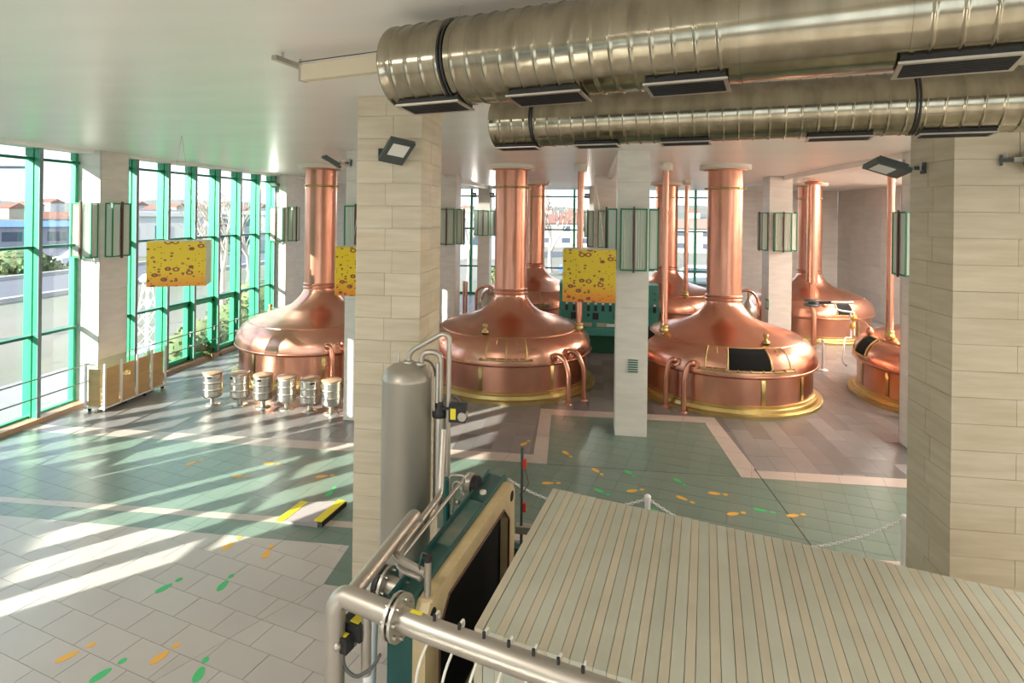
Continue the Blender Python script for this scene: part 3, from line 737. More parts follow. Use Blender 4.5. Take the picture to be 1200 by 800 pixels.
lamp(-5.47, 29.3, 'F', 'small opal glass wall lamp on the front of the farthest column by the back windows')
lamp(-5.78, 29.6, 'L', 'small opal glass wall lamp on the left of the farthest column by the back windows')
lamp(-5.16, 29.6, 'R', 'small opal glass wall lamp on the right of the farthest column by the back windows')
lamp(-.13, 29.6, 'L', 'small opal glass wall lamp on the far column behind the slim copper pipe')

# ================================================================== hanging cubes
mc = bpy.data.materials.new('beer_bubble_print'); mc.use_nodes = True; nt = mc.node_tree; b = nt.nodes['Principled BSDF']; b.inputs['Roughness'].default_value = .4
tc = N(nt, 'ShaderNodeTexCoord'); sp = N(nt, 'ShaderNodeSeparateXYZ'); nt.links.new(tc.outputs['Object'], sp.inputs[0])
mr = N(nt, 'ShaderNodeMapRange'); mr.inputs['From Min'].default_value = -.43; mr.inputs['From Max'].default_value = -.1; nt.links.new(sp.outputs['Z'], mr.inputs[0])
gr = N(nt, 'ShaderNodeMixRGB'); gr.inputs['Color1'].default_value = (.80, .26, .01, 1); gr.inputs['Color2'].default_value = (.80, .58, .0, 1); nt.links.new(mr.outputs[0], gr.inputs[0])
def bub(scale, rad, ringw, seedz, dens, prev):
    mp = N(nt, 'ShaderNodeMapping'); mp.inputs['Scale'].default_value = (1, 1, 1.5); mp.inputs['Location'].default_value = (seedz, seedz * .7, seedz * 1.3); nt.links.new(tc.outputs['Object'], mp.inputs[0])
    v = N(nt, 'ShaderNodeTexVoronoi'); v.inputs['Scale'].default_value = scale; nt.links.new(mp.outputs[0], v.inputs['Vector'])
    s2 = N(nt, 'ShaderNodeSeparateColor'); nt.links.new(v.outputs['Color'], s2.inputs[0])
    on = N(nt, 'ShaderNodeMath', operation='LESS_THAN'); on.inputs[1].default_value = dens; nt.links.new(s2.outputs[0], on.inputs[0])
    a = N(nt, 'ShaderNodeMath', operation='SUBTRACT'); a.inputs[1].default_value = rad; nt.links.new(v.outputs['Distance'], a.inputs[0])
    ab = N(nt, 'ShaderNodeMath', operation='ABSOLUTE'); nt.links.new(a.outputs[0], ab.inputs[0])
    lt = N(nt, 'ShaderNodeMath', operation='LESS_THAN'); lt.inputs[1].default_value = ringw; nt.links.new(ab.outputs[0], lt.inputs[0])
    mu = N(nt, 'ShaderNodeMath', operation='MULTIPLY'); nt.links.new(lt.outputs[0], mu.inputs[0]); nt.links.new(on.outputs[0], mu.inputs[1])
    m_ = N(nt, 'ShaderNodeMixRGB'); m_.inputs['Color2'].default_value = (.27, .06, .01, 1); nt.links.new(mu.outputs[0], m_.inputs[0]); nt.links.new(prev, m_.inputs['Color1'])
    return m_.outputs[0]
c1 = bub(5.5, .26, .075, 1.3, .5, gr.outputs[0]); c2 = bub(11, .20, .10, 5.1, .34, c1); c3 = bub(20, .14, .12, 9.1, .26, c2)
nt.links.new(c3, b.inputs['Base Color'])
def cube(fc, yaw, label, apex, wd=1.0, ht=.84, dp=.62):
    """fc: centre of the front face's top edge"""
    ax = Vector((math.cos(yaw), math.sin(yaw), 0)); ay = Vector((-math.sin(yaw), math.cos(yaw), 0))
    c = fc + ay * dp / 2 - Vector((0, 0, ht / 2))
    t = thing('hanging_cube', c, label, 'hanging sign', group='yellow bubble print cubes'); O = (0, 0, 0)
    t.rotation_euler = (0, 0, yaw)
    f = .006
    MB().box(-wd / 2 + f, wd / 2 - f, -dp / 2 + f, dp / 2 - f, -ht / 2 + f, ht / 2).build('box_body', M['cream'], t, origin=O)
    MB().box(-wd / 2, wd / 2, -dp / 2 - .004, -dp / 2 + f, -ht / 2, ht / 2).build('printed_face', mc, t, origin=O)
    MB().box(-wd / 2, wd / 2, dp / 2 - f, dp / 2 + .004, -ht / 2, ht / 2).build('printed_face', mc, t, origin=O)
    for s in (-1, 1): MB().box(s * wd / 2 - .004, s * wd / 2 + .004, -dp / 2 + f, dp / 2 - f, -ht / 2, ht / 2).build('side_face', M['cubeside'], t, origin=O)
    R = Matrix.Rotation(-yaw, 4, 'Z'); ap = R @ (Vector((c.x, c.y, CE)) - c)
    for s in (-1, 1): MB().tube([(s * .28, 0, ht / 2), ap], .004, 5).build('hanging_wire', M['steel'], t, origin=O)
    return t
M['cubeside'] = mat('cube_side_print', (.55, .66, .42), .45, col2=(.70, .70, .60), scale=5, stretch=(1, 1, .6))
zc = 4.02
fa = at(206, 283, zc); fa = (aty(171, 283, 9.0) + aty(241, 284, 9.3)) / 2
L_, R_ = ray(171.5, 283), ray(241, 284)
def cube_from(px0, py0, px1, z, yaw):
    p0 = at(px0, py0, z); ax = Vector((math.cos(yaw), math.sin(yaw), 0))
    r = ray(px1, py0); # find w so that p0+ax*w is on the plane of the second ray
    n = Vector((r.y, -r.x, 0)); w_ = -(n.dot(p0)) / n.dot(ax); return p0 + ax * w_ / 2, w_
f1, w1 = cube_from(172, 283, 241.5, 4.07, math.radians(27)); cube(f1, math.radians(27), 'yellow bubble print cube hanging by the green windows, above the keg stools', None, w1, ht=.0 + .80)
f3, w3 = cube_from(660, 292, 722, 3.99, 0); cube(f3, 0, 'yellow bubble print cube hanging before a slim copper pipe, beside the vent grille column', None, w3, ht=1.0 * w3)
f2, w2 = cube_from(393, 289, 452, 3.99, 0); cube(f2, 0, 'yellow bubble print cube half hidden behind the big sandstone column', None, w2, ht=.93 * w2)

# ================================================================== floodlights
def flood(base, n, aim, label, power=1.0, sc=1.0):
    """base: point on the column face, n: outward normal, aim: direction the lens looks"""
    base, n, aim = Vector(base), Vector(n).normalized(), Vector(aim).normalized()
    t = thing('floodlight', base, label, 'floodlight')
    side = Vector((0, 0, 1)).cross(n).normalized()
    MB().obox(base + n * .01, n * .01, side * .05 * sc, Vector((0, 0, .07 * sc))).build('wall_plate', M['floodbody'], t)
    el = base + n * .24 * sc
    MB().bar(base, el, .05 * sc, .045 * sc).build('arm', M['floodbody'], t)
    MB().tube([base + n * .05 - Vector((0, 0, .03)) + side * .03, base + n * .05 + Vector((0, 0, .10 * sc)) + side * .03], .012, 8).build('clamp_bolt', M['steel'], t)
    MB().obox(el - n * .04, n * .05 * sc, side * .045 * sc, Vector((0, 0, .035 * sc))).build('swivel_block', M['steelpaint'], t)
    MB().tube([el + Vector((0, 0, -.02)), el + Vector((0, 0, .11 * sc))], .012, 8).build('pivot_bolt', M['steel'], t)
    c = el + n * .20 * sc
    u = side; 
    if abs(aim.dot(u)) > .99: u = n
    u = (u - aim * u.dot(aim)).normalized(); v = aim.cross(u)
    MB().obox(c, u * .17 * sc, v * .22 * sc, aim * .03 * sc).build('housing', M['floodbody'], t)
    for k in range(7): MB().obox(c - aim * .05 * sc + u * (k - 3) * .045 * sc, u * .004, v * .18 * sc, aim * .025 * sc).build('cooling_fin', M['floodbody'], t)
    MB().obox(c + aim * .031 * sc + v * .05 * sc, u * .115 * sc, v * .11 * sc, aim * .003).build('lens', M['floodglass'], t)
    MB().bar(el, c - aim * .03 * sc, .05 * sc, .03 * sc).build('arm_bracket', M['steel'], t)
    if power:
        ld = bpy.data.lights.new('floodlight_beam', 'AREA'); ld.shape = 'RECTANGLE'; ld.size = .22 * sc; ld.size_y = .2 * sc; ld.energy = FLOOD_POWER * power; ld.color = (1.0, .95, .86)
        lo = bpy.data.objects.new('floodlight_beam', ld); COL.objects.link(lo); lo.location = c + aim * .045 * sc; lo.rotation_euler = aim.to_track_quat('-Z', 'Y').to_euler()
    return t
mcx = aty(447, 180, 6.52)
flood((mcx.x - .0, 6.52, mcx.z), (0.75, -.7, 0), (.30, -.50, -.80), 'black floodlight on the front of the big central sandstone column', power=0, sc=.85)
pb = aty(420, 190, 12.3); flood((-5.30, 12.3, pb.z - .02), (-.9, -.6, 0), (-.45, -.2, -.85), 'grey floodlight on an arm from the column behind the central sandstone column', power=0)
pr = atx(1083, 197, RC0); flood((RC0, pr.y, pr.z), (-1, 0, 0), (-.30, -.20, -.93), 'grey floodlight on the left side of the right sandstone column', power=0, sc=.85)
pr = aty(1172, 188, 6.3); flood((pr.x, 6.3, pr.z), (.9, -.5, 0), (.3, -.55, -.8), 'dark floodlight on the front of the right sandstone column, cut by the picture edge', power=0, sc=.75)
for px, py, lb in ((556, 217, 'tiny white spotlight left of the farthest column at the back windows'), (577, 217, 'tiny white spotlight right of the farthest column at the back windows'), (688, 222, 'tiny white spotlight by the far column behind the slim copper pipe')):
    p = aty(px, py + 8, 29.0); flood((p.x, 29.25, 5.55), (0, -1, 0), (0, -.6, -.7), lb, power=.6, sc=.7)
p = aty(326, 210, 20.4); flood((-11.7, 20.5, 5.6), (0, -1, 0), (0, -.5, -.8), 'small white spotlight high on the column at the end of the left windows', power=.6, sc=.8)

# ================================================================== ventilation ducts
def duct(pL, pR, r, label, pitch, plain, grilles, straps, ext=2.5):
    pL, pR = Vector(pL), Vector(pR); d = (pR - pL).normalized(); L = (pR - pL).length + ext
    t = thing('ventilation_duct', pL, label, 'duct')
    rot = d.to_track_quat('Z', 'Y').to_matrix()
    prof = [(r * .93, 0.0), (r * 1.0, 0), (r * 1.02, .004), (r * 1.02, .02), (r, .024)]; s = pitch
    while s < L:
        if not any(a < s < b for a, b in plain):
            prof += [(r, s - .016), (r, s - .009), (r + .006, s - .005), (r + .006, s + .005), (r, s + .009), (r, s + .016)]
        s += pitch
    prof.append((r, L))
    n = 56; vs = []
    for q, z in prof:
        for i in range(n):
            a = 2 * PI * i / n; vs.append(pL + rot @ Vector((q * math.cos(a), q * math.sin(a), z)))
    fs = [(j * n + i, j * n + (i + 1) % n, (j + 1) * n + (i + 1) % n, (j + 1) * n + i) for j in range(len(prof) - 1) for i in range(n)]
    mb = MB(); mb.add(vs, fs, True); mb.build('spiral_pipe', M['duct'], t)
    cap = MB(); cap.add([pL + d * .02 + rot @ Vector((r * .94 * math.cos(2 * PI * i / n), r * .94 * math.sin(2 * PI * i / n), 0)) for i in range(n)], [tuple(range(n - 1, -1, -1))]); cap.build('end_cap', M['duct'], t)
    sd = d.cross(Vector((0, 0, 1))).normalized(); up = Vector((0, 0, 1))
    for a, b in plain:      # swaged joints at the ends of the plain length
        for q in (a, b):
            MB().tube([pL + d * (q - .01), pL + d * (q + .01)], r * 1.015, 56, caps=False).build('joint_ring', M['duct'], t)
    for (a, b, ang) in grilles:
        dn = (-up * math.cos(ang) + sd * math.sin(ang)).normalized(); tg = d.cross(dn)
        c = pL + d * (a + b) / 2 + dn * (r + .0)
        hw = r * .36
        g = MB().obox(c - dn * .012, d * (b - a) / 2, tg * hw, dn * .030).build('grille_box', M['black'], t)
        for s_ in (-1, 1):
            MB().obox(c + dn * .018 + tg * s_ * hw, d * ((b - a) / 2 + .012), tg * .010, dn * .006).build('frame_bar', M['steel'], g); MB().obox(c + dn * .018 + d * s_ * (b - a) / 2, d * .010, tg * hw, dn * .006).build('frame_bar', M['steel'], g)
        f = MB()
        for k in range(9): f.obox(c + dn * .019 + tg * hw * (k - 4) / 4.6, d * (b - a) / 2, tg * .004, dn * .004)
        tag(f.build('louvres', M['black'], g), kind='stuff')
    for q in straps:
        c = pL + d * q
        for o in (-.012, .012): MB().tube([c + d * (o - .008), c + d * (o + .008)], r * 1.03, 56, caps=False).build('strap', M['black'], t)
        MB().tube([c + up * r, Vector((c.x, c.y, CE))], .006, 6).build('hanger_rod', M['steel'], t)
    return t
D1R, D2R = .275, .265
e1 = at(471, 81, 5.63); b1 = at(1200, 72, 5.355); b0 = at(492, 128, 5.355)
dd = (b1 - b0).normalized()
def gr_(o, d, r, lst, ang): return [(along(o - Vector((0, 0, r)), d, a_), along(o - Vector((0, 0, r)), d, b_), ang) for a_, b_ in lst]
duct(e1, e1 + dd * 4.5, D1R, 'large foreground spiral duct under the ceiling, the nearer of the two', .11, [(along(e1, dd, 868), along(e1, dd, 1062))],
     gr_(e1, dd, D1R, [(480, 548), (606, 687), (762, 853), (1050, 1190)], .12), [along(e1, dd, 541), along(e1, dd, 1350)])
c1_, c2_ = at(605, 170, 5.365), at(1200, 150, 5.365); dd2 = (c2_ - c1_).normalized()
e2 = at(583, 145, 5.63)
duct(e2, e2 + dd2 * 4.6, D2R, 'second spiral duct behind the large foreground duct', .13, [],
     gr_(e2, dd2, D2R, [(586, 631), (676, 725), (776, 832), (946, 1020), (1075, 1162)], .05), [along(e2, dd2, 631), along(e2, dd2, 1067)])
# rolled screen case and bracket at the left of the first duct
t = thing('roller_screen', at(400, 85, 5.8), 'tan roller screen case hanging level, running from the left end of the large duct', 'roller screen')
zz = 5.80
a = at(356, 86, zz); b = a + dd * 1.6
MB().bar(a, b, .07, .13).build('case', M['tan_beam'], t)
MB().bar(a - dd * .02, a, .08, .14).build('end_cap', M['steel'], t)
for o in (-.02, .1): MB().tube([a + Vector((0, .08 + o, .12)) - dd * .1, b + Vector((0, .08 + o, .12))], .004, 5).build('tension_wire', M['black'], t)
q = at(340, 75, 5.92)
t = thing('ceiling_bracket', q, 'short metal bracket with bolts on the ceiling, left of the tan roller screen', 'bracket')
a = at(321, 67, 5.93); b = at(359, 81, 5.93)
MB().bar(a, b, .05, .04).build('rail', M['steelpaint'], t)
for k in (.25, .8): MB().tube([a.lerp(b, k), a.lerp(b, k) + Vector((0, 0, .07))], .012, 8).build('bolt', M['steel'], t)
# ================================================================== display case
t = thing('display_case', (-11.1, 12.7, 0), 'long glass display case with wooden back panels on the floor beside the left column', 'display case')
x0, x1, y0, y1, zt = -11.40, -10.92, 11.82, 13.72, 1.10
f = []
for (x, y) in ((x0, y0), (x1, y0), (x0, y1), (x1, y1)): MB().box(x - .02, x + .02, y - .02, y + .02, .06, zt).build('post', M['white'], t)
for k in range(1, 4):
    y = y0 + (y1 - y0) * k / 4; MB().box(x1 - .015, x1 + .02, y - .02, y + .02, .08, zt).build('post', M['white'], t)
for z in (.08,):
    for bx in ((x0, x1, y0 - .02, y0 + .02), (x0, x1, y1 - .02, y1 + .02), (x0 - .02, x0 + .02, y0, y1), (x1 - .02, x1 + .02, y0, y1)): MB().box(*bx, z, z + .03).build('bottom_rail', M['white'], t)
for k in range(4):
    a, b = y0 + (y1 - y0) * k / 4 + .03, y0 + (y1 - y0) * (k + 1) / 4 - .03
    MB().box(x1 - .05, x1 - .03, a, b, .11, zt - .12).build('wood_panel', M['wood'], t)
    MB().box(x1 - .008, x1 - .002, a, b, .11, zt).build('glass_panel', M['glass'], t)
    MB().box(x0 + .02, x1 - .02, a - .02, b + .02, zt - .008, zt).build('glass_top', M['glass'], t)
MB().box(x0 + .04, x1 - .14, y0 + .03, y0 + .05, .11, zt - .14).build('wood_panel', M['wood'], t)
MB().box(x0 + .02, x1 - .02, y0, y0 + .006, .11, zt).build('glass_panel', M['glass'], t)
MB().box(x0 + .0, x0 + .006, y0, y1, .11, zt).build('glass_panel', M['glass'], t)
MB().box(x0 + .05, x1 - .06, y0 + .06, y1 - .05, .11, .16).build('floor_board', M['wood'], t)
for k in range(4):
    y = y0 + .05 + (y1 - y0 - .1) * k / 3
    for x in (x0 + .06, x1 - .04):
        w_ = MB().cyl((x, y - .02, .035), (x, y + .02, .035), .035, 12).build('castor', M['black'], t); MB().bar((x, y, .04), (x, y, .09), .03, .03).build('castor_fork', M['black'], w_)

# ================================================================== keg stools
t = thing('keg_stool', (0, 0, 0), '', 'stool', group='keg stools in a row before the left kettle'); O = (0, 0, 0)
MB().lathe([(.0, .012), (.17, .012), (.17, 0)], n=24).lathe([(.165, 0), (.17, .012), (.06, .03)], n=24).build('foot_plate', M['steel'], t, origin=O)
MB().cyl((0, 0, .02), (0, 0, .30), .055, 18).build('stem', M['steel'], t, origin=O)
pf = [(.05, .165), (.12, .17), (.175, .185), (.203, .21), (.212, .24), (.212, .25)]
for zr in (.38, .55): pf += [(.212, zr - .03), (.212, zr - .015), (.219, zr - .008), (.219, zr + .008), (.212, zr + .015), (.212, zr + .03)]
pf += [(.212, .70), (.212, .74), (.205, .745)]
MB().lathe(pf, n=32).build('keg_body', M['steel'], t, origin=O)
MB().lathe([(.0, .745), (.22, .745), (.226, .75), (.226, .775), (.22, .78), (.0, .78)], n=28).build('wooden_seat', mat('stool_seat', (.40, .24, .15), .4), t, origin=O)
MB().obox((0, -.211, .685), (.05, 0, 0), (0, .006, 0), (0, 0, .018)).build('hand_hole', M['void'], t, origin=O)
ks = (249, 281, 308, 335.5, 363, 388); ky = (473.5, 474.5, 477, 479, 481.5, 484)
lb = ['keg stool at the left end of the row, farthest from the sandstone column', 'second keg stool from the left end of the row', 'third keg stool from the left end of the row',
      'fourth keg stool from the left, in front of the kettle base', 'fifth keg stool from the left, next to the last one', 'sunlit keg stool at the right end of the row, beside the pale column']
for i, (a, b) in enumerate(zip(ks, ky)):
    p = at(a, b)
    if i == 0: t.location = (p.x, p.y, 0); t.rotation_euler = (0, 0, .25); t['label'] = lb[0]
    else: place(t, (p.x, p.y, 0), (.25, -.6, .1, -1.0, .7, 1.8)[i], lb[i])

# ================================================================== floor stickers
def foot(p, q, m, label):
    """shoe print: sole at p, heel at q (pixels)"""
    a, b = at(*p), at(*q); d = (b - a); L = max(.16, min(d.length, .24)); d.normalize(); n = Vector((-d.y, d.x, 0))
    z = .0032
    t = thing('footprint_sticker', (a.x, a.y, 0), label, 'sticker', 'shoe print stickers on the floor')
    def oval(c, l, w_, pw, nm, k=14):
        pts = []
        for i in range(k):
            th = 2 * PI * i / k; u, v = math.cos(th), math.sin(th)
            pts.append(c + d * u * l + n * v * w_ * (1 + pw * -u))
        MB().prism([(p_.x, p_.y) for p_ in pts], .0008, z).build(nm, m, t)
    oval(a, .105, .048, .15, 'sole_print'); oval(a + d * (L + .02), .045, .034, .0, 'heel_print')
O_, G_ = M['orange'], M['gsticker']
for p, q, m, l in [
    ((79, 769), (104, 757), O_, 'orange shoe print sticker at the bottom left corner of the beige tiles'),
    ((187, 770), (204, 758), O_, 'orange shoe print sticker at the bottom, between two green prints'),
    ((118, 791), (141, 776), G_, 'green shoe print sticker at the bottom edge, nearest the left corner'),
    ((233, 790), (240, 775), G_, 'green shoe print sticker at the bottom edge right of the orange pair'),
    ((192, 689), (208, 680), G_, 'green shoe print sticker below the broad sunbeam, the left one of two'),
    ((261, 686), (270, 676), G_, 'green shoe print sticker below the broad sunbeam, the right one of two'),
    ((267, 640), (279, 631), O_, 'pale orange shoe print sticker lying inside the broad sunbeam'),
    ((312, 649), (317, 641), O_, 'orange shoe print sticker on beige tile right of the broad sunbeam'),
    ((224, 543), (230, 541), O_, 'faint orange shoe print on shaded green tiles, below the display case'),
    ((315, 543), (325, 543.5), O_, 'yellowish shoe print in the sun below the keg stools'),
    ((279, 558), (290, 558), O_, 'orange shoe print on a shadow line of the sunlit green tiles'),
    ((377, 558), (387, 557), O_, 'yellowish shoe print in the sun beside the central column'),
    ((386, 578), (391, 572), G_, 'bright green shoe print above the yellow edged ramp'),
    ((614, 520), (619, 517), O_, 'orange shoe print on the grey slabs by the pink band corner'),
    ((663, 530.5), (668, 534), O_, 'yellow shoe print nearest the inner corner of the pink band, below the middle kettle'),
    ((698, 551), (704, 555), O_, 'yellow shoe print below the vent grille column to the left'),
    ((642, 566), (650, 566), O_, 'yellow shoe print just above the back left corner of the plate stack'),
    ((702, 575), (709, 578), G_, 'green shoe print just behind the plate stack, left of the first white post'),
    ((736, 553), (742, 557), G_, 'green shoe print on the tiles below the vent grille column'),
    ((794, 563), (800, 567), G_, 'green shoe print between two orange ones, right of the first white post'),
    ((741, 575), (749, 574), O_, 'orange shoe print just left of the first white post'),
    ((799, 583.5), (810, 588), O_, 'orange shoe print right of the first white post and its chain'),
    ((837, 578), (846, 579), O_, 'orange shoe print farther back, right of the first white post'),
    ((859, 602), (868, 601), O_, 'orange shoe print nearest the plate stack on its right half'),
    ((891, 597.5), (903, 600), G_, 'green shoe print at right, below the grey slabs'),
    ((929, 604), (940, 603), O_, 'orange shoe print rightmost on the green tiles'),
    ((766, 598), (772, 600), G_, 'green shoe print seen behind the chain of the first white post')]: foot(p, q, m, l)

# ================================================================== ramp with yellow edges
t = thing('cable_ramp', at(365, 605), 'low grey ramp plate with yellow edges on the floor left of the central column', 'ramp')
q = [at(327, 612), at(372, 618), at(401, 593), at(357, 589)]
hz = [.012, .085, .085, .012]
vs = [Vector((p.x, p.y, h)) for p, h in zip(q, hz)] + [Vector((p.x, p.y, 0)) for p in q]
MB().add(vs, [(0, 1, 2, 3), (7, 6, 5, 4), (0, 4, 5, 1), (1, 5, 6, 2), (2, 6, 7, 3), (3, 7, 4, 0)]).build('ramp_plate', M['grp'] if 'grp' in M else mat('ramp_grey', (.34, .30, .30), .5), t)
for a, b, lb in ((0, 3, 0), (1, 2, 1)):
    p0, p1 = vs[a], vs[b]; MB().bar(p0 + Vector((0, 0, .008)), p1 + Vector((0, 0, .008)), .13, .012).build('yellow_edge', M['yellow'], t)
p0, p1 = vs[1], vs[2]
MB().bar(p0 + Vector((.07, 0, -.04)), p1 + Vector((.07, 0, -.04)), .006, .07).build('dark_side', M['void'], t)

# ================================================================== posts and chains
def post(p, h, label, r=.038, base=True, hook=True):
    t = thing('barrier_post', (p.x, p.y, 0), label, 'post')
    MB().tube([(p.x, p.y, .03), (p.x, p.y, h - .03)], r, 16).build('tube', M['white'], t)
    MB().lathe([(r * 1.15, h - .06), (r * 1.2, h - .02), (r * .7, h), (.001, h + .005)], (p.x, p.y, 0), n=16).build('cap', M['white'], t)
    MB().lathe([(.16, 0), (.16, .02), (.13, .045), (r, .06)], (p.x, p.y, 0), n=24).build('foot', M['white'], t)
    return t
pA, pB, pC = at(759, 579.5, .95), at(1060, 603, .95), at(964, 434, 0)
post(pA, .95, 'white barrier post with chain behind the plate stack, in the middle'); post(pB, .95, 'white barrier post with chain beside the right sandstone column')
post(pC, .95, 'small white barrier post with round foot between the two right kettles')
def chain(a, b, sag, label, link=.05, m='white'):
    a, b = Vector(a), Vector(b); n = 60; pts = []
    for i in range(n + 1):
        k = i / n; p = a.lerp(b, k); p.z -= sag * 4 * k * (1 - k); pts.append(p)
    L = sum((pts[i + 1] - pts[i]).length for i in range(n)); mb = MB(); cnt = int(L / (link * .8)); acc = 0; j = 0
    def pos(s):
        acc = 0
        for i in range(n):
            l = (pts[i + 1] - pts[i]).length
            if acc + l >= s: return pts[i].lerp(pts[i + 1], (s - acc) / l), (pts[i + 1] - pts[i]).normalized()
            acc += l
        return pts[-1], (pts[-1] - pts[-2]).normalized()
    for k in range(cnt):
        c, d = pos(k * link * .8 + link * .4); u = Vector((0, 0, 1)) if k % 2 else Vector((0, 0, 1)).cross(d).normalized()
        u = (u - d * u.dot(d)).normalized(); ring = [c + d * math.cos(t_) * link * .52 + u * math.sin(t_) * link * .30 for t_ in [2 * PI * i / 8 for i in range(9)]]
        mb.tube(ring, .006, 5, caps=False)
    o = mb.build('barrier_chain', M[m], origin=(a + b) / 2); tag(o, label, 'chain'); return o
chain((pB.x, pB.y, .90), (pA.x, pA.y, .90), .50, 'white plastic chain hanging between the two foreground barrier posts')
pm = at(610, 640, .9)
chain((pA.x, pA.y, .90), (-1.15, pA.y + .3, .90), .25, 'white plastic chain running left from the middle barrier post, mostly behind the plate stack')
chain((pC.x, pC.y, .92), (pC.x - .35, pC.y + 1.3, .8), .3, 'thin white chain hanging left from the small far barrier post', link=.07)
o = MB().bar(at(938, 409), at(957, 417), .12, .012).build('floor_mark', M['yellow'], origin=at(947, 413)); tag(o, 'short yellow bar on the floor left of the small far barrier post', 'marking')

# ================================================================== signs and grille on columns
t = thing('vent_grille', aty(741.5, 428, 12.38), 'small dark slotted vent grille low on the middle pale column', 'vent')
p0, p1 = aty(735, 420, 12.39), aty(748.5, 437, 12.39)
MB().box(p0.x, p1.x, 12.385, 12.40, p1.z, p0.z).build('frame', M['travertine'], t)
n = 6
for k in range(n):
    z = p1.z + (p0.z - p1.z) * (k + .5) / n; MB().box(p0.x + .02, p1.x - .02, 12.37, 12.386, z - .012, z + .010).build('slat', M['dgreen'], t)
def exit_sign(c, n, wd, ht, label):
    t = thing('exit_sign', c, label, 'sign'); c, n = Vector(c), Vector(n); u = Vector((0, 0, 1)).cross(n).normalized(); z = Vector((0, 0, 1))
    MB().obox(c, u * wd / 2, z * ht / 2, n * .01).build('green_panel', M['sign'], t)
    c2 = c + n * .011
    def bit(x, y, w_, h): 
        mb.obox(c2 + u * x * wd + z * y * ht, u * w_ * wd / 2, z * h * ht / 2, n * .002)
    mb = MB(); bit(.22, .02, .26, .62); mb.build('door_pictogram', M['white'], t)
    mb = MB(); bit(-.18, .30, .12, .12); bit(-.16, .05, .16, .34); bit(-.28, -.22, .16, .1); bit(-.06, -.25, .10, .26); bit(-.32, .08, .12, .08); mb.build('running_figure', M['white'], t)
    return t
exit_sign((5.92, 20.62, aty(889.5, 356, 20.6).z), (-1, 0, 0), .34, .36, 'small green and white exit sign on the column behind the open-hatch kettle')
exit_sign((6.36, 12.50, atx(1062.5, 433, 6.37).z), (-1, 0, 0), .22, .28, 'small green and white sign low on the pale column left of the right sandstone column')

# ================================================================== control console
y0 = 19.55; xa, xb = aty(656.5, 360, y0).x, aty(772, 360, y0).x
t = thing('control_console', ((xa + xb) / 2, y0, 0), 'long green control console with knobs and meters behind the front kettles', 'control panel')
MB().box(xa + .15, xb - .1, y0 + .12, y0 + .75, 0, .62).build('plinth', M['console2'], t)
MB().box(xa, xb, y0 - .10, y0 + .8, .62, .84).build('desk', M['console'], t)
MB().box(xa, xb, y0 + .02, y0 + .8, .84, 2.32).build('upright_panel', M['console'], t)
MB().box(xa - .03, xa + .02, y0 - .12, y0 + .8, .0, 2.36).build('end_panel', M['console'], t)
rng = random.Random(2); L = xb - xa
for k in range(int(L / .24)):
    x = xa + .22 + k * .24
    MB().box(x - .045, x + .045, y0 - .01, y0 + .03, 1.42, 1.60).build('meter', M['black'], t)
    MB().box(x - .04, x + .04, y0 + .0, y0 + .025, 1.64, 1.69).build('label_strip', M['white'], t)
    if k % 3 == 1: MB().box(x - .1, x + .1, y0 - .02, y0 + .03, 1.14, 1.36).build('recorder', M['black'], t)
    if k % 4 == 3: MB().cyl((x, y0 - .03, 1.28), (x, y0 + .03, 1.28), .05, 12).build('knob', M['black'], t)
    for z in (1.85, 2.05): MB().cyl((x, y0 - .01, z), (x, y0 + .03, z), .035, 10).build('indicator', M['floodbody'], t)
for a, b in ((.22, .36), (.42, .60), (.66, .86)):
    MB().box(xa + L * a * .9, xa + L * a * .9 + .42, y0 + .0, y0 + .03, .90, 1.02).build('key_strip', M['steelpaint'], t)
MB().box(xa + 1.55, xa + 1.8, y0 - .004, y0 + .03, .91, 1.00).build('white_label', M['white'], t)

# ================================================================== steel tank
TY = 5.85; tc_ = aty(476.5, 500, TY); tx = tc_.x
zt = 4.65 - (425 - 248.0) * TY / CAM_F * .985
t = thing('steel_tank', (tx, TY, 0), 'tall slim upright steel tank in front of the central sandstone column', 'tank')
R_ = .256; zs = aty(476, 443, TY).z
MB().lathe([(R_ * .2, .25), (R_ * .8, .28), (R_, .40), (R_, zs - .01), (R_ * 1.012, zs), (R_ * 1.012, zs + .012), (R_ * .985, zs + .03), (R_ * .9, zs + .085), (R_ * .7, zs + .13), (R_ * .4, zs + .16), (.001, zs + .17)], (tx, TY, 0), n=56).build('vessel', M['tank'] if 'tank' in M else mat('tank_steel', (.42, .39, .33), .38, .55, var=.06, scale=2), t)
for a in (.6, 2.7, 4.8): MB().cyl((tx + .2 * math.cos(a), TY + .2 * math.sin(a), 0), (tx + .2 * math.cos(a), TY + .2 * math.sin(a), .4), .03, 10).build('leg', M['steelpaint'], t)
top = zs + .16
def PY(px, py, y=TY): return aty(px, py, y)
SP = M['steelpaint']
ga = PY(478.5, 423); gb = PY(480, 412); gc_ = PY(518, 391, TY - .02); gd = PY(526.5, 393, TY - .02); ge = aty(526.5, 574, TY - .3)
MB().tube(fillet([ga - Vector((0, 0, .05)), gb, gc_, Vector((gd.x, TY - .02, gd.z)), (gd.x, TY - .02, 1.55)], .07), .026, 12).build('outlet_pipe', SP, t)
ga = PY(493, 427); gb = PY(495, 412); gc_ = PY(516.5, 413)
MB().tube(fillet([ga - Vector((0, 0, .05)), gb, gc_, (gc_.x, TY, 1.7)], .08), .030, 12).build('return_pipe', SP, t)
for p in (PY(478.5, 424), PY(493, 426)): MB().lathe([(.03, -.02), (.055, -.02), (.055, .015), (.03, .02)], p, n=14).build('pipe_nut', M['steel'], t)
q = [PY(496, 421), PY(505, 424), PY(510, 434), PY(509.5, 482)]
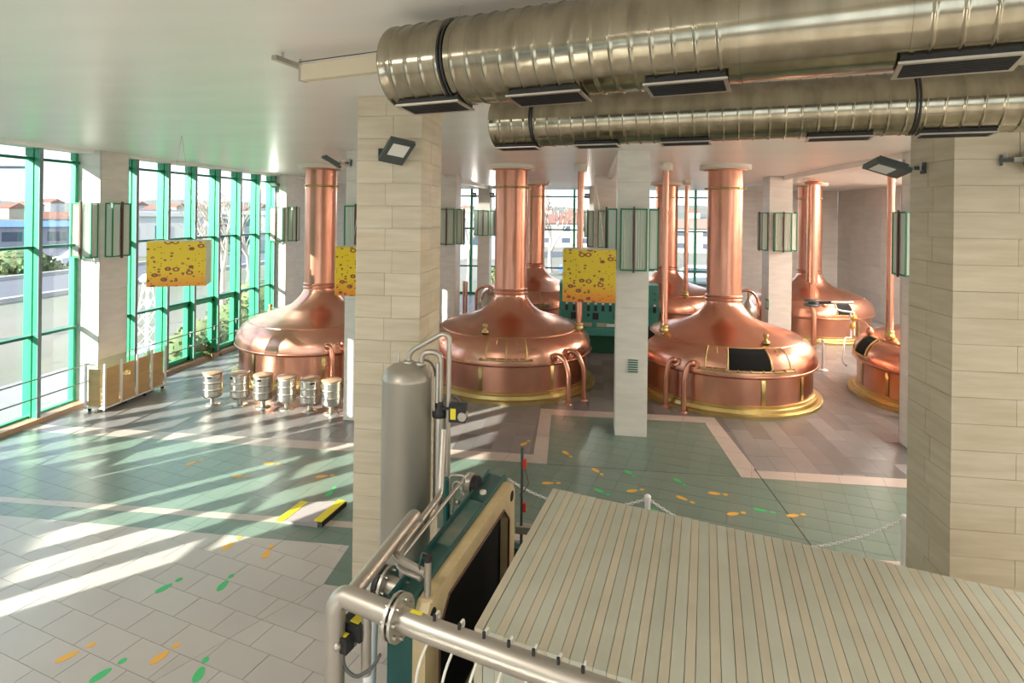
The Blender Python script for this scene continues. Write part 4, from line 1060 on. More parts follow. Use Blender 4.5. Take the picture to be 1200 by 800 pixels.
MB().tube(fillet(q, .05), .012, 8).build('black_hose', M['rubber'], t)
a = PY(467, 422); MB().tube([a - Vector((0, 0, .03)), a + Vector((0, 0, .08))], .014, 10).build('relief_valve', M['steel'], t)
MB().tube([PY(467, 413), PY(461, 411.5), PY(456, 414), PY(454, 420)], .004, 6).build('valve_wire', M['steel'], t)
for px, y0_, y1_, r_ in ((510.5, 440, 480, .012), (514, 424, 470, .02)):
    a, b = PY(px, y0_), PY(px, y1_); MB().tube([(a.x, TY - .04, a.z), (a.x, TY - .04, b.z)], r_, 10).build('gauge_tube', M['steel'], t)
a, b = PY(515.5, 472, TY), PY(515.5, 600, TY)
MB().tube([(a.x, TY - .0, a.z - .12), (a.x, TY, 1.6)], .062, 16).build('filter_tube', M['steel'], t)
MB().lathe([(.075, 0), (.08, .02), (.08, .06), (.05, .10), (.04, .16)], (a.x, TY, a.z - .14), n=18).build('filter_head', M['black'], t)
q = [PY(519, 470), PY(528, 462), PY(537, 466), PY(541, 478)]
MB().tube(fillet(q, .05), .014, 8).build('cable', M['rubber'], t)
c = PY(537, 483, TY - .05)
bx = MB().obox(c, (.085, 0, 0), (0, .06, 0), (0, 0, .085)).build('instrument_box', M['black'], t)
MB().obox(c + Vector((-.04, -.062, .0)), (.028, 0, 0), (0, .003, 0), (0, 0, .055)).build('yellow_label', M['yellow'], bx)
MB().cyl(c + Vector((.055, -.08, -.02)), c + Vector((.055, .03, -.02)), .045, 14).build('instrument_dial', M['steelpaint'], bx)
MB().bar(PY(512, 478, TY - .02), PY(530, 478, TY - .04), .03, .03).build('bracket', M['black'], t)

# ================================================================== plate filter press
PH = 1.80
nl0, nl1 = at(556, 735, PH), at(687.5, 780, PH)
fl0, fl1 = at(648, 572, PH), at(1200, 695, PH)
nd = (nl1 - nl0).normalized(); fd = (fl1 - fl0).normalized()
S_ = (nd + fd).normalized(); T_ = Vector((-S_.y, S_.x, 0))
PL_ = thing('filter_press', (nl0.x + 1.5, nl0.y + .6, 0), 'large foreground filter press, a stack of grey green plates beside a teal end frame', 'machine')
rng = random.Random(11)
so = nl0; s = 0.0; k = 0
def on_line(o, d, q):      # point of the line o+d*u that has the same S coordinate as q
    return o + d * ((q - o).dot(S_) / d.dot(S_))
while s < 5.0:
    w_ = .066 if k % 2 == 0 else .088
    c0 = so + S_ * s; n0 = on_line(nl0, nd, c0); f0 = on_line(fl0, fd, c0 + S_ * .0)
    # plates run along a direction between the two measured lines
    pa = nl0 + (nd / nd.dot(S_)) * s; pb = fl0 + (fd / fd.dot(S_)) * (s)
    tdir = (pb - pa).normalized(); sd_ = Vector((tdir.y, -tdir.x, 0)); hz_ = PH + rng.uniform(-.003, .003)
    ww = (w_ - .0045)
    p4 = [pa, pa + sd_ * ww, pb + sd_ * ww, pb]
    MB().prism([(p.x, p.y) for p in p4], .55, hz_).build('filter_plate', M['plate_b'] if k % 2 == 0 else M['plate_a'], PL_)
    if s < 1.6:
        c = pa - tdir * .05 + sd_ * ww / 2
        MB().obox((c.x, c.y, 1.32), tdir * .06, sd_ * ww * .36, (0, 0, .05)).build('plate_lug', M['plate_b'] if k % 2 == 0 else M['plate_a'], PL_)
    s += w_; k += 1
    if k == 1: s += .004
tdir0 = (fl0 - nl0).normalized()
# side rails and feet under the plates
for o in (nl0 - tdir0 * .12, fl0 + tdir0 * .12):
    d = nd if o is not fl0 else fd
    a = o - S_ * .75; b = o + S_ * 5.0
    MB().bar((a.x, a.y, .95), (b.x, b.y, .95), .10, .16).build('side_rail', M['teal'], PL_)
for u in (.1, 2.5, 4.9):
    for v in (-.12, 2.25):
        c = nl0 + S_ * u + tdir0 * v; MB().box(c.x - .07, c.x + .07, c.y - .07, c.y + .07, 0, .87).build('leg', M['teal'], PL_)
c = nl0 + S_ * 2.1 + tdir0 * 1.05
MB().obox((c.x, c.y, .45), S_ * 2.7, tdir0 * 1.0, (0, 0, .03)).build('shade_sheet', M['void'], PL_)  # dark sheet below the plates stands in for the shade there
# end frame: teal head with cream chamber frame
tl, tr_, br = at(454.5, 702, PH), at(484, 709, PH), at(503, 712, PH)
fl_, fr_, fbr = at(571.8, 553, PH), at(592.8, 560, PH), at(600.5, 563.5, PH)
ht = MB().prism([(p.x, p.y) for p in (tl, tr_, fr_, fl_)], .25, PH - .03).build('head_body', M['teal'], PL_)
def quad_lerp(a, b, c, d, u, v): return (a.lerp(b, u)).lerp(d.lerp(c, u), v)     # a near-left b near-right c far-right d far-left
def Q(u, v): return quad_lerp(tl, tr_, fr_, fl_, u, v)
Z = Vector((0, 0, 1))
for u in (.06, .94): MB().bar(Q(u, 0) + Z * .0, Q(u, 1) + Z * .0, .022, .07).build('edge_flange', M['teal'], ht)
a, b = Q(.14, .0), Q(.86, .34)
def top_plate(u0, u1, v0, v1, z0, z1, nm, m, par): MB().prism([(q.x, q.y) for q in (Q(u0, v0), Q(u1, v0), Q(u1, v1), Q(u0, v1))], PH + z0, PH + z1).build(nm, M[m], par)
top_plate(.12, .88, .0, .36, -.03, -.012, 'top_plate', 'teal', ht)
top_plate(.12, .88, .365, .73, -.03, -.008, 'dusty_cover', 'tealdust', ht)
top_plate(.12, .88, .735, 1.0, -.03, -.002, 'top_plate', 'teal', ht)
c = Q(.5, .80); MB().lathe([(.035, 0), (.035, .025), (.001, .03)], (c.x, c.y, PH), n=14).build('cap_knob', M['cream'], ht)
# cream frame with octagonal chamber, its big face looking along +S
fa, fb = tr_.copy(), fr_.copy(); ga_, gb_ = br.copy(), fbr.copy()
fdir = (fb - fa).normalized(); Lf = (fb - fa).length; thick = ((ga_ - fa).length + (gb_ - fb).length) / 2 * .92; nrm = Vector((fdir.y, -fdir.x, 0))
def FP(u, z, d): return fa + fdir * u - Z * fa.z + Z * z + nrm * d
def loop(u0, u1, z0, z1, ch, d): return [FP(*q, d) for q in ((u0 + ch, z0), (u1 - ch, z0), (u1, z0 + ch), (u1, z1 - ch), (u1 - ch, z1), (u0 + ch, z1), (u0, z1 - ch), (u0, z0 + ch))]
og = [FP(u, z, thick) for u, z in ((.0, .30), (Lf, .30), (Lf, .30), (Lf, PH), (Lf, PH), (0, PH), (0, PH), (0, .30))]
og = [FP(u, z, thick) for u, z in ((.25, .30), (Lf - .25, .30), (Lf, .5), (Lf, PH - .1), (Lf - .08, PH), (.08, PH), (0, PH - .1), (0, .5))]
ig = loop(.24, Lf - .20, .48, PH - .15, .17, thick)
og2 = [p - nrm * thick for p in og]; ig2 = [p - nrm * (thick * .9) for p in ig]
mb = MB(); vs = og + ig + og2 + ig2; fs = []
for i in range(8):
    j = (i + 1) % 8
    fs += [(i, j, 8 + j, 8 + i), (16 + i, i, j, 16 + j)[::-1], (8 + i, 8 + j, 24 + j, 24 + i)]
mb.add(vs, fs); cf = mb.build('chamber_frame', M['ochre'], PL_)
mb = MB(); mb.add([p + nrm * .004 for p in ig2], [tuple(range(8))]); mb.build('shaded_cloth', M['void'], PL_)  # cloth coloured near-black for the shade inside the chamber
for i in range(8):
    j = (i + 1) % 8; a, b = ig[i], ig[j]; MB().tube([a + nrm * .002, b + nrm * .002], .012, 6).build('seal', M['sealb'] if 'sealb' in M else M['brown'], cf)
for u in (.12, Lf - .10):
    c = FP(u, PH - .13, thick); MB().cyl(c - nrm * .02, c + nrm * .003, .055, 20).build('port_hole', M['void'], cf)
# dark sheet standing in for the shade between frame and stack
c = nl0.lerp(fl0, .5) - S_ * .2
MB().obox((c.x, c.y, .55), S_ * .17, tdir0 * .95, (0, 0, .02)).build('gap_shade', M['void'], PL_)
# bolt pin on the frame
c = FP(.30, 1.45, thick); MB().cyl(c, c + nrm * .05, .012, 8).build('pin', M['ochre'], cf)

# --- feed pipework ----------------------------------------------------
HP = 2.05
pt = thing('feed_pipework', at(440, 714, HP) - Z * HP, 'thick grey pipe with bolted flange and elbows crossing in front of the filter press', 'pipework')
e0 = at(410, 700, HP); e1_ = at(500, 737, HP); e2_ = at(666.7, 797, HP)
pd = (e2_ - e1_).normalized(); far_ = e2_ + pd * 4.2
MB().tube([e0 - pd * .0, e1_, far_], .072, 24).build('main_pipe', SP, pt)
v0 = Vector((e0.x - .02, e0.y, 0))
MB().tube(fillet([e0 + pd * .10, e0 - pd * .06 , v0 + Vector((-.08, 0, HP - .06)), v0 + Vector((-.085, 0, .2))], .12, 6), .066, 22).build('down_pipe', SP, pt)
g1_ = at(486, 603, HP)
MB().tube(fillet([e0 + pd * .02, e0 + Vector((0, .06, 0)), g1_, g1_ + Vector((.02, .03, -.12))], .04), .055, 20).build('long_branch', SP, pt)
c = at(468, 723, HP)
for o, w_ in ((-.028, .02), (.012, .02)):
    f = MB().tube([c + pd * (o - w_ / 2), c + pd * (o + w_ / 2)], .142, 30).build('flange', M['steel'], pt)
s1 = pd.cross(Z).normalized(); u1 = s1.cross(pd)
for k in range(8):
    a = 2 * PI * k / 8 + .2; q = c + (s1 * math.cos(a) + u1 * math.sin(a)) * .112; MB().tube([q - pd * .06, q + pd * .045], .013, 6).build('bolt', M['steel'], pt)
for (px, py, m) in ((479, 719.5, 'yellow'),):
    q = at(479, 722, HP + .072)
q = at(481, 729, HP) + pd * .06; MB().lathe([(.0, 0)] , q, n=4) if False else None
def ring_label(d0, w_, m, nm, a0, a1):
    vs = []; n = 8; c_ = c + pd * d0
    for e_ in (0, w_):
        for i in range(n + 1):
            a = a0 + (a1 - a0) * i / n; vs.append(c_ + pd * e_ + (s1 * math.cos(a) + u1 * math.sin(a)) * .0735)
    MB().add(vs, [(i, i + 1, n + 2 + i, n + 1 + i) for i in range(n)], True).build(nm, M[m], pt)
ring_label(.09, .085, 'yellow', 'yellow_tape', .9, 1.75); ring_label(.15, .03, 'blue', 'blue_tag', .2, .6)
# nozzles and white hoses
for k in range(7):
    q = at(514, 742, HP) if k == 0 else None
    px = 509 + k * 29.0; pc = at(px, 737 + (px - 500) * .36, HP)
    n0 = pc + Z * .075; MB().tube([pc + Z * .06, pc + Z * .105], .011, 8).build('nozzle', M['black'], pt)
    MB().tube(fillet([pc + Z * .095, pc + Z * .10 - s1 * -.05 * -1, pc - s1 * -.10 * -1 + Z * .03 - pd * .02, pc + s1 * .14 - Z * .12 - pd * .03, pc + s1 * .12 - Z * .45 - pd * .07, pc + s1 * .05 - Z * .9 - pd * .10], .10, 5), .0085, 8).build('white_hose', M['hose'], pt)
# butterfly valve between pipe and teal head
t = thing('butterfly_valve', at(440, 690, 1.72), 'black ringed butterfly valve with silver flange left of the teal head', 'valve')
c = at(452, 684, 1.72)
for o, r_, w_, m in ((-.06, .13, .02, 'steel'), (-.03, .12, .035, 'black'), (.02, .135, .022, 'steel')):
    MB().tube([c + pd * (o - w_ / 2), c + pd * (o + w_ / 2)], r_, 28).build('flange_ring', M[m], t)
MB().tube([c - pd * .12, c + pd * .22], .07, 20).build('stub', SP, t)
for k in range(6):
    a = 2 * PI * k / 6; q = c + (s1 * math.cos(a) + u1 * math.sin(a)) * .105; MB().tube([q - pd * .1, q + pd * .06], .011, 6).build('bolt', M['steel'], t)
MB().tube([c + Vector((-.10, 0, 0)), c + Vector((-.12, -.02, -.9))], .05, 16).build('vertical_stub', M['white'], t)
# actuator box
c = at(417, 733, 1.80)
t = thing('valve_actuator', c, 'black valve actuator box with yellow labels hanging below the grey elbow', 'actuator')
ax = pd; ay = s1
MB().obox(c, ax * .085, ay * .065, Z * .055).build('housing', M['black'], t)
MB().obox(c + Z * .0565 + ax * .02, ax * .035, ay * .045, Z * .002).build('yellow_label', M['yellow'], t)
c2_ = c - ax * .02 + ay * .10 - Z * .05
MB().obox(c2_, ax * .055, ay * .04, Z * .05).build('junction_box', M['black'], t)
MB().obox(c2_ + Z * .0515, ax * .03, ay * .02, Z * .002).build('yellow_label', M['yellow'], t)
MB().ball(c2_ + ay * .05 - ax * .01, .03, 8).build('cable_gland', M['steelpaint'], t)
MB().tube([c + Z * -.3 + ax * .09, c + Z * .12 + ax * .09], .035, 14).build('spindle', SP, t)
q0 = c2_ - Z * .05
MB().tube(fillet([q0, q0 - Z * .12, q0 - Z * .16 + ax * .10, q0 + ax * .24 - Z * .05, q0 + ax * .30 + Z * .06], .06), .012, 8).build('cable', M['rubber'], t)
for i, (px, py) in enumerate(((391, 745), (407, 748))):
    c = at(px, py, 1.6)
    mb = MB(); mb.tube([c + Vector((.055 * k / 60, 0, 0)) + Vector((math.cos(a) * (.062 - .0004 * k) * .45, math.sin(a) * .01, math.sin(a) * (.062 - .0004 * k))) for k, a in [(k, 2 * PI * k / 20) for k in range(61)]], .009, 6)
    o = mb.build('coiled_cable', M['rubber'], origin=c); tag(o, ['coil of black cable behind the grey down pipe', 'coil of black cable right of the grey down pipe'][i], 'cable')
# slim pipes over the head
t = thing('rinse_pipes', at(470, 650, 2.0) - Z * 2.0, 'pair of slim pale pipes bent over the teal head of the filter press', 'pipework')
h = 1.98
a0 = Vector((aty(517, 500, TY).x, TY, 0))
pts = [aty(519, 560, TY - .25), at(516, 580, h), at(461, 651, h), at(499, 672, h)]
MB().tube(fillet([Vector((pts[0].x, pts[0].y, 2.5)), pts[1], pts[2], pts[3]], .08), .030, 14).build('upper_pipe', SP, t)
pts = [at(548, 555, h), at(471, 652, h - .05), at(465, 664, h - .1), at(490, 677, h - .1)]
MB().tube(fillet(pts, .06), .017, 10).build('lower_pipe', SP, t)
MB().tube([at(493, 678, h - .1), at(470, 668, h - .1)], .02, 10).build('end_stub', SP, t)
# yellow arrow tape bits
MB().obox(at(481, 622, h + .02), (.012, .02, 0), (.006, -.004, 0), (0, 0, .012)).build('yellow_tape', M['yellow'], t)
# standpipe with black cap
b = at(501, 700, PH); t = thing('capped_standpipe', b, 'short grey standpipe with black cap on the cream frame', 'pipe')
MB().tube([b, b + Z * .27], .026, 14).build('tube', SP, t)
MB().tube([b + Z * .27, b + Z * .32], .030, 14).build('cap', M['black'], t)
MB().obox(b + Z * .005, (.05, 0, 0), (0, .04, 0), (0, 0, .008)).build('foot_plate', M['ochre'], t)
MB().tube(fillet([b + Z * .31, b + Z * .34 + Vector((-.04, 0, 0)), b + Z * .22 + Vector((-.07, 0, 0)), b + Z * .12 + Vector((-.03, 0, 0))], .03), .006, 6).build('wire', M['rubber'], t)
# valve group behind the head, right of the tank
c = at(540, 572, 1.85)
t = thing('valve_group', c, 'cluster of steel handles and small valves behind the teal head, right of the tank', 'valve')
q = [aty(527, 590, 5.6), aty(527, 556, 5.6), aty(545, 557, 5.6), aty(541, 577, 5.6)]
MB().tube(fillet(q, .04), .013, 8).build('handle_loop', M['steel'], t)
q = [aty(530, 600, 5.6), aty(531, 566, 5.6), aty(537, 563, 5.6), aty(543, 580, 5.6)]
MB().tube(fillet(q, .04), .011, 8).build('handle_loop', M['steel'], t)
c = aty(553, 566, 5.9)
MB().tube([c - pd * .05, c + pd * .02], .10, 22).build('disc_flange', M['steelpaint'], t); MB().tube([c + pd * .02, c + pd * .07], .085, 22).build('disc_hub', M['black'], t)
MB().tube([aty(523, 560, 5.6), aty(523, 640, 5.6)], .035, 12).build('valve_column', M['teal'], t)
for (px, py, r_) in ((528, 580, .045), (536, 588, .03), (524, 606, .05)): MB().ball(aty(px, py, 5.65), r_, 8).build('valve_body', M['steel'], t)
MB().tube([at(488, 640, 1.2), at(488, 612, 1.2)], .05, 12).build('bent_stub', SP, t)
# slim post with red clips on the back rail
b = at(611, 617, 1.05); tp = 4.65 - (525 - 250.5) * (b.dot(FW)) / CAM_F
t = thing('sensor_post', (b.x, b.y, 0), 'slim dark post with red clips standing behind the gap of the filter press', 'post')
MB().tube([(b.x, b.y, 0), (b.x, b.y, tp)], .017, 10).build('post_tube', M['floodbody'], t)
for zf in (.55, .98):
    z = b.z + (tp - b.z) * (.80 if zf > .6 else .25); MB().box(b.x + .01, b.x + .05, b.y - .02, b.y + .02, z - .05, z + .05).build('red_clip', M['red'], t)
MB().tube(fillet([(b.x + .03, b.y, b.z + .68), (b.x + .08, b.y, b.z + .5), (b.x + .02, b.y, b.z + .4)], .03), .006, 6).build('wire', M['rubber'], t)
MB().tube([(b.x, b.y, b.z + .42), (b.x - .18, b.y - .05, b.z + .22)], .008, 6).build('brace', M['steel'], t)
MB().box(b.x - .06, b.x + .12, b.y - .05, b.y + .05, b.z - .06, b.z + .02).build('clamp', M['steelpaint'], t)
# ================================================================== outside
GZ = -.6
def disp_mat(name, c1, c2, scale, rough=.9): return mat(name, c1, rough, col2=c2, scale=scale)
M['kerbm'] = mat('kerb_stone', (.34, .32, .30), .8)
gm = disp_mat('outside_ground', (.20, .18, .155), (.13, .14, .09), .06)
tag(MB().box(-900, WX - .35, -300, 1200, GZ - .5, GZ).box(WX - .35, 1200, BY + .4, 1200, GZ - .5, GZ).build('ground', gm, origin=(-50, 50, GZ)), 'dry gravel and grass ground outside the windows', 'ground', kind='structure')
rd = mat('asphalt', (.11, .11, .125), .9, var=.1, scale=.5)
def strip_out(x, w_, z, m, nm, label, cat, y0=-120, y1=260, hh=.01, kind=None):
    o = MB().box(x - w_, x, y0, y1, GZ, GZ + hh + z).build(nm, m, origin=(x, 30, GZ)); tag(o, label, cat, kind=kind)
strip_out(-32, 9, 0, rd, 'road', 'grey asphalt road outside parallel to the left windows', 'road')
strip_out(-31.5, .5, .25, M['kerbm'], 'kerb', 'pale kerb along the near side of the outside road', 'kerb')
strip_out(-41.5, .5, .25, M['kerbm'], 'kerb', 'pale kerb along the far side of the outside road', 'kerb')
strip_out(-42.5, 5, 0, mat('grass_strip', (.11, .15, .06), .95, col2=(.17, .15, .09), scale=.4), 'grass_verge', 'strip of worn grass beyond the outside road', 'grass')
strip_out(-48, 26, 0, mat('dark_asphalt', (.09, .09, .115), .9, var=.1, scale=.3), 'car_park', 'wide dark grey car park beyond the grass strip', 'car park')
strip_out(-14, 3.0, 0, mat('paving_out', (.27, .26, .25), .9, var=.1, scale=1), 'footpath', 'pale paved path just outside the left windows', 'path')
wallm = mat('house_plaster', (.42, .41, .39), .8); wall2 = mat('house_cream', (.38, .33, .25), .8); roofm = mat('red_roof', (.21, .09, .06), .8); roof2 = mat('brown_roof', (.25, .14, .10), .8); bluer = mat('blue_roof', (.05, .13, .36), .6); wdk = mat('dark_window_pane', (.06, .08, .11), .2); greyw = mat('grey_block', (.26, .26, .28), .8)
def house(px, pyb, dist, wd, dp, wh, rh, wm, rm, label, rows=2, cols=4, yaw=None):
    if rh: wh *= .62; rh *= .42
    if dist >= 170: wd *= .6; dp *= .7; wh *= .85
    elif wh > 4.6: wh = 4.6
    r = ray(px, pyb); r.z = 0; r.normalize(); c = r * dist; yaw = math.atan2(r.y, r.x) - PI / 2 if yaw is None else yaw
    t = thing('house' if rh else 'building', (c.x, c.y, GZ), label, 'building'); t.rotation_euler = (0, 0, yaw); O = (0, 0, 0)
    MB().box(-wd / 2, wd / 2, 0, dp, 0, wh).build('walls', wm, t, origin=O)
    if rh:
        vs = [(-wd / 2 - .4, -.4, wh), (wd / 2 + .4, -.4, wh), (wd / 2 + .4, dp + .4, wh), (-wd / 2 - .4, dp + .4, wh), (-wd / 2 - .4, dp / 2, wh + rh), (wd / 2 + .4, dp / 2, wh + rh)]
        MB().add(vs, [(0, 1, 5, 4), (2, 3, 4, 5), (0, 4, 3), (1, 2, 5), (3, 2, 1, 0)]).build('roof', rm, t, origin=O)
    else: MB().box(-wd / 2 - .2, wd / 2 + .2, -.2, dp + .2, wh, wh + .5).build('roof_edge', rm, t, origin=O)
    for j in range(rows):
        for i in range(cols):
            x = -wd / 2 + wd * (i + .5) / cols; z = wh * (j + .35) / rows
            MB().box(x - wd / cols * .22, x + wd / cols * .22, -.05, .02, z, z + wh / rows * .42).build('window', wdk, t, origin=O)
house(14, 290, 95, 22, 14, 4.5, 1.5, greyw, bluer, 'long hall with bright blue roof seen through the far left pane', 1, 5)
house(170, 285, 75, 13, 9, 4.4, 0, wallm, wallm, 'white flat building right of the display case column, outside', 1, 4)
house(213, 280, 120, 16, 10, 5.0, 0, mat('bluish_hall', (.25, .28, .36), .7), greyw, 'bluish flat hall seen above the left yellow cube', 1, 3)
house(291, 290, 84, 8, 7, 5.6, 0, wallm, wallm, 'white building behind bare trees at the far end of the left windows', 2, 3)
house(60, 262, 170, 15, 10, 5, 4, wallm, roofm, 'red roofed house behind the left window posts', 2, 4)
house(240, 262, 200, 14, 10, 5, 4, wall2, roofm, 'orange roofed house far behind the yellow cube', 2, 4)
house(180, 255, 260, 16, 10, 5, 4, wallm, roofm, 'distant red roofed house right of the left column', 2, 3)
house(663, 292, 92, 15, 10, 6.0, 3.5, wallm, roofm, 'white house with red roof and many windows seen through the back window', 2, 5)
house(590, 292, 105, 13, 10, 6.0, 4, wallm, roof2, 'white house with brown roof behind the middle chimney', 2, 4)
house(560, 280, 66, 10, 6, 4.8, 0, greyw, wallm, 'pale low building seen beside the farthest column', 1, 3)
house(815, 275, 85, 14, 10, 5.5, 3, wallm, roof2, 'pale house seen through the right part of the back window', 2, 4)
house(700, 270, 140, 22, 10, 6, 4, wall2, roofm, 'long cream house far behind the back window', 2, 6)
t = thing('building', (-24, -14, GZ), 'added unseen block left of the picture, shaped to shade the nearer floor', 'building')
MB().prism_dir([(-20, -2.6, GZ), (-20, -2.6, 6.3), (-20, -8.7, 7.5), (-20, -26, 7.5), (-20, -26, GZ)], (-8, 0, 0)).build('walls', wallm, t)  # unseen block, its roofline shaped so sun streaks stop on the nearer floor
# far small houses on the hillside
rng = random.Random(21)
def hill_z(a, d): return 0
hm = mat('hillside_woods', (.09, .12, .09), .95, col2=(.17, .14, .12), scale=.035)
def hill(a0, a1, d0, d1, hmax, seed, label):
    rg = random.Random(seed); n = 90; m = 10; vs = []
    ph = [rg.uniform(0, 6.28) for _ in range(6)]
    for j in range(m + 1):
        d = d0 + (d1 - d0) * j / m
        for i in range(n + 1):
            a = a0 + (a1 - a0) * i / n
            h = hmax * math.sin(PI * min(1, (j + .0) / m) * .5) ** 1.5 * (.72 + .12 * math.sin(a * 9 + ph[0]) + .08 * math.sin(a * 23 + ph[1]) + .05 * math.sin(a * 61 + ph[2]) + .04 * math.sin(a * 140 + ph[3]) + rg.uniform(-.02, .02))
            vs.append((d * math.cos(a), d * math.sin(a), GZ + h))
    fs = [(j * (n + 1) + i, j * (n + 1) + i + 1, (j + 1) * (n + 1) + i + 1, (j + 1) * (n + 1) + i) for j in range(m) for i in range(n)]
    tag(MB().add(vs, fs, True).build('hill', hm, origin=(d0 * math.cos((a0 + a1) / 2), d0 * math.sin((a0 + a1) / 2), GZ)), label, 'hill', kind='structure')
hill(math.radians(40), math.radians(230), 260, 620, 16, 4, 'low wooded hills on the horizon with scattered houses')
pxs = sorted([14, 34, 60, 104, 160, 184, 205, 222, 240, 262, 285, 303]) + [548, 590, 640, 672, 812]
ordn = ['first', 'second', 'third', 'fourth', 'fifth', 'sixth', 'seventh', 'eighth', 'ninth', 'tenth', 'eleventh', 'twelfth']
for k, px in enumerate(pxs):
    d = 300 + (k * 37) % 90
    r = ray(px, 250); r.z = 0; r.normalize(); c = r * d; z = GZ + 16 * .7 * math.sin(PI * (d - 260) / 360 * .5) ** 1.5
    wd = rng.uniform(6, 8); x, y = c.x, c.y; wh_ = k % 3
    o = MB().box(x - wd / 2, x + wd / 2, y - 4, y + 4, z - 3, z + 4.0).build('far_house', wallm if wh_ else wall2, origin=(x, y, z))
    cn = 'white' if wh_ else 'cream'
    tag(o, ('tiny distant %s house on the hillside, %s from the left through the left windows' % (cn, ordn[k])) if k < 12 else ('tiny distant %s house on the hillside, %s from the left in the back windows' % (cn, ordn[k - 12])), 'building', 'tiny houses scattered on the far hillside')
    MB().add([(x - wd / 2 - .4, y - 4.4, z + 4), (x + wd / 2 + .4, y - 4.4, z + 4), (x + wd / 2 + .4, y + 4.4, z + 4), (x - wd / 2 - .4, y + 4.4, z + 4), (x - wd / 2, y, z + 6), (x + wd / 2, y, z + 6)],
             [(0, 1, 5, 4), (2, 3, 4, 5), (0, 4, 3), (1, 2, 5)]).build('roof', roofm, o, origin=(x, y, z))
# lattice mast
t = thing('lattice_mast', at(172, 412, GZ), 'white tapering lattice mast with round top outside, right of the left column', 'mast')
c = at(172, 412, GZ); H_ = (412 - 322) / 680 * c.dot(FW)
c = Vector((c.x, c.y, GZ)); bw = .34
lg = []
for sx in (-1, 1):
    for sy in (-1, 1):
        lg.append((c + Vector((sx * bw, sy * bw, 0)), c + Vector((sx * .09, sy * .09, H_ * .9))))
        MB().tube(list(lg[-1]), .03, 6).build('leg', M['white'], t)
for (i, j) in ((0, 1), (1, 3), (3, 2), (2, 0)):
    for k in range(5):
        for i_, j_ in ((i, j), (j, i)): MB().tube([lg[i_][0].lerp(lg[i_][1], k / 5), lg[j_][0].lerp(lg[j_][1], (k + 1) / 5)], .009, 4).build('cross_brace', M['white'], t)
MB().lathe([(.001, 0), (.25, .05), (.28, .15), (.16, .3), (.001, .34)], c + Z * H_ * .9, n=20).build('head', M['cream'], t)
# street lamp
p = atx(-14, 230, -24.0)
hd = atx(13, 196, -24.0)
t = thing('street_lamp', (hd.x - 1.2, hd.y - 3.2, GZ), 'street lamp with flat grey head outside the far left pane', 'street lamp')
q = Vector((hd.x - 1.2, hd.y - 3.2, GZ))
MB().tube([q, Vector((q.x, q.y, hd.z - .5)), Vector((q.x + .2, q.y + .6, hd.z - .15)), hd - Vector((.4, .9, .05))], [.10, .07, .06, .05], 10).build('pole', M['steelpaint'], t)
MB().obox(hd, (.25, .65, 0.05), (.16, -.06, 0), (0, 0, .06)).build('lamp_head', M['floodbody'], t)
# trees
bark = mat('pale_bark', (.36, .31, .27), .9); leafm = mat('hedge_leaf', (.10, .16, .06), .8, col2=(.18, .20, .09), scale=3)
def bare_tree(c, h, label, seed):
    rg = random.Random(seed); c = Vector(c); t = thing('bare_tree', c, label, 'tree'); tr = MB(); tw = MB(); cnt = [0]
    def grow(p, d, l, r, dep):
        q = p + d * l; mb = tr if dep < 1 else tw; cnt[0] += 1
        mb.tube([p, p.lerp(q, .5) + Vector((rg.uniform(-1, 1), rg.uniform(-1, 1), 0)) * l * .04, q], [r, r * .85, r * .65], 5 if dep > 1 else 8, caps=False)
        if dep >= 5: return
        for k in range(3 if dep < 4 else 2):
            nd_ = (d + Vector((rg.uniform(-1, 1), rg.uniform(-1, 1), rg.uniform(-.2, .6))) * .62).normalized(); grow(q if k < 2 else p.lerp(q, .6), nd_, l * rg.uniform(.62, .8), r * .6, dep + 1)
    grow(c, Vector((0, 0, 1)), h * .28, h * .018, 0)
    tr.build('trunk', bark, t); tag(tw.build('twigs', bark, t), kind='stuff')
def gp(px, dist): r = ray(px, 300); r.z = 0; r.normalize(); v = r * dist; v.z = GZ; return v
bare_tree(gp(262, 30), 8.5, 'bare leafless tree outside behind the third window bay from the far end', 1)
bare_tree(gp(290, 41), 8.0, 'bare leafless tree outside near the far end of the left windows', 2)
bare_tree(gp(228, 48), 7.5, 'bare leafless tree outside behind the yellow cube', 3)
bare_tree(gp(645, 52), 11, 'bare leafless tree seen through the back window right of the chimney', 4)
bare_tree(gp(549, 44), 8, 'bare leafless tree outside left of the farthest column', 5)
def bush(c, r_, label, seed, n=1000, hgt=1.0):
    rg = random.Random(seed); c = Vector(c); mb = MB()
    for k in range(n):
        th, ph_ = rg.uniform(0, 2 * PI), math.acos(rg.uniform(0, 1)); rr = r_ * rg.uniform(.6, 1.0)
        p = c + Vector((rr * math.sin(ph_) * math.cos(th), rr * math.sin(ph_) * math.sin(th), rr * math.cos(ph_) * hgt))
        a = Vector((rg.uniform(-1, 1), rg.uniform(-1, 1), rg.uniform(-1, 1))).normalized() * r_ * .075; b = a.cross(Vector((rg.uniform(-1, 1), 1, .3))).normalized() * r_ * .05
        mb.add([p - a, p + b, p + a, p - b], [(0, 1, 2, 3)])
    mb.ball(c + Z * r_ * .3 * hgt, r_ * .72, 8, hgt)
    t = thing('bush', c, label, 'bush'); tag(mb.build('foliage', leafm, t), kind='stuff'); MB().cyl(c, c + Z * r_ * .6, r_ * .06, 6).build('stem', bark, t)
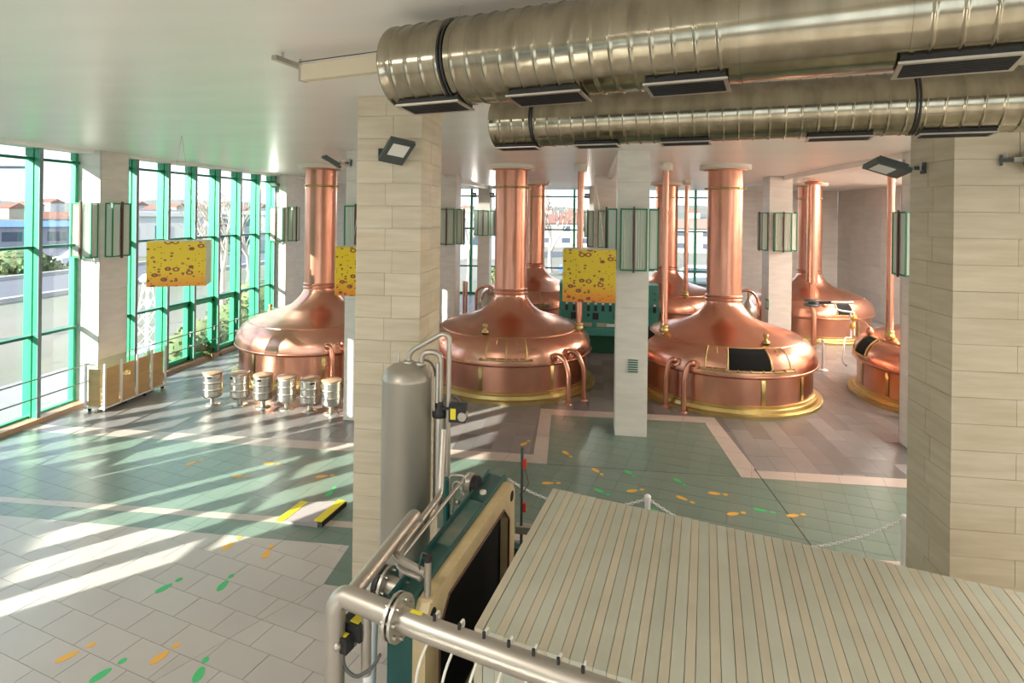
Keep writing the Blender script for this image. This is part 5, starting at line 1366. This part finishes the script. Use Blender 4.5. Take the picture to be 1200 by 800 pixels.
bush(gp(215, 21), 1.3, 'green bush outside below the left yellow cube', 1); bush(gp(238, 24), 1.2, 'green bush outside between the keg stools and the yellow cube', 2)
bush(gp(268, 27), 1.3, 'green bush outside behind the handrail near the kettle', 3); bush(gp(20, 62), 3.0, 'dark bush beside the outside road at the far left', 4, hgt=.6)
bush(gp(300, 33), 1.6, 'green bush outside at the far end of the left windows', 5); bush(gp(600, 44), 2.2, 'low bush outside the back window', 6, hgt=.7)
# parked cars seen through the windows
def car(c, yaw, colr, label):
    t = thing('car', c, label, 'car'); t.rotation_euler = (0, 0, yaw); O = (0, 0, 0); pm_ = mat('car_paint_' + label.split()[0], colr, .3)
    pr = [(-2.1, .35), (-2.1, .8), (-1.2, .92), (-.6, 1.42), (.9, 1.45), (1.6, .95), (2.1, .85), (2.15, .35)]
    MB().prism_dir([(x, -.85, z) for x, z in pr], (0, 1.7, 0)).build('car_body', pm_, t, origin=O)
    MB().prism_dir([(-1.05, -.87, .93), (-.55, -.87, 1.34), (.85, -.87, 1.36), (1.42, -.87, .95)], (0, 1.74, 0)).build('side_windows', wdk, t, origin=O)
    for x in (-1.35, 1.35):
        for y in (-.8, .8): MB().cyl((x, y - .1, .33), (x, y + .1, .33), .33, 16).build('wheel', M['black'], t, origin=O)
car(gp(684, 50), .1, (.08, .16, .45), 'blue car parked outside the back window'); car(gp(815, 46), -.1, (.7, .7, .7), 'white car parked outside the right back window')
car(gp(96, 66), 1.3, (.55, .56, .58), 'grey car parked by the road behind the left window posts')

# ================================================================== added fill lights out of view
for i, (x, y, pw_) in enumerate(FILL_LIGHTS):
    t = thing('fill_panel', (x, y, CE - .05), 'added flat fill panel outside the picture, behind or beside the camera', 'fill light', 'added fill panels out of view')
    MB().box(x - .62, x + .62, y - .62, y + .62, CE - .05, CE).build('housing', M['white'], t)
    ld = bpy.data.lights.new('fill_light', 'AREA'); ld.shape = 'SQUARE'; ld.size = 1.15; ld.energy = FILL_POWER * pw_; ld.color = (1.0, .92, .82)
    lo = bpy.data.objects.new('fill_light', ld); COL.objects.link(lo); lo.location = (x, y, CE - .07)
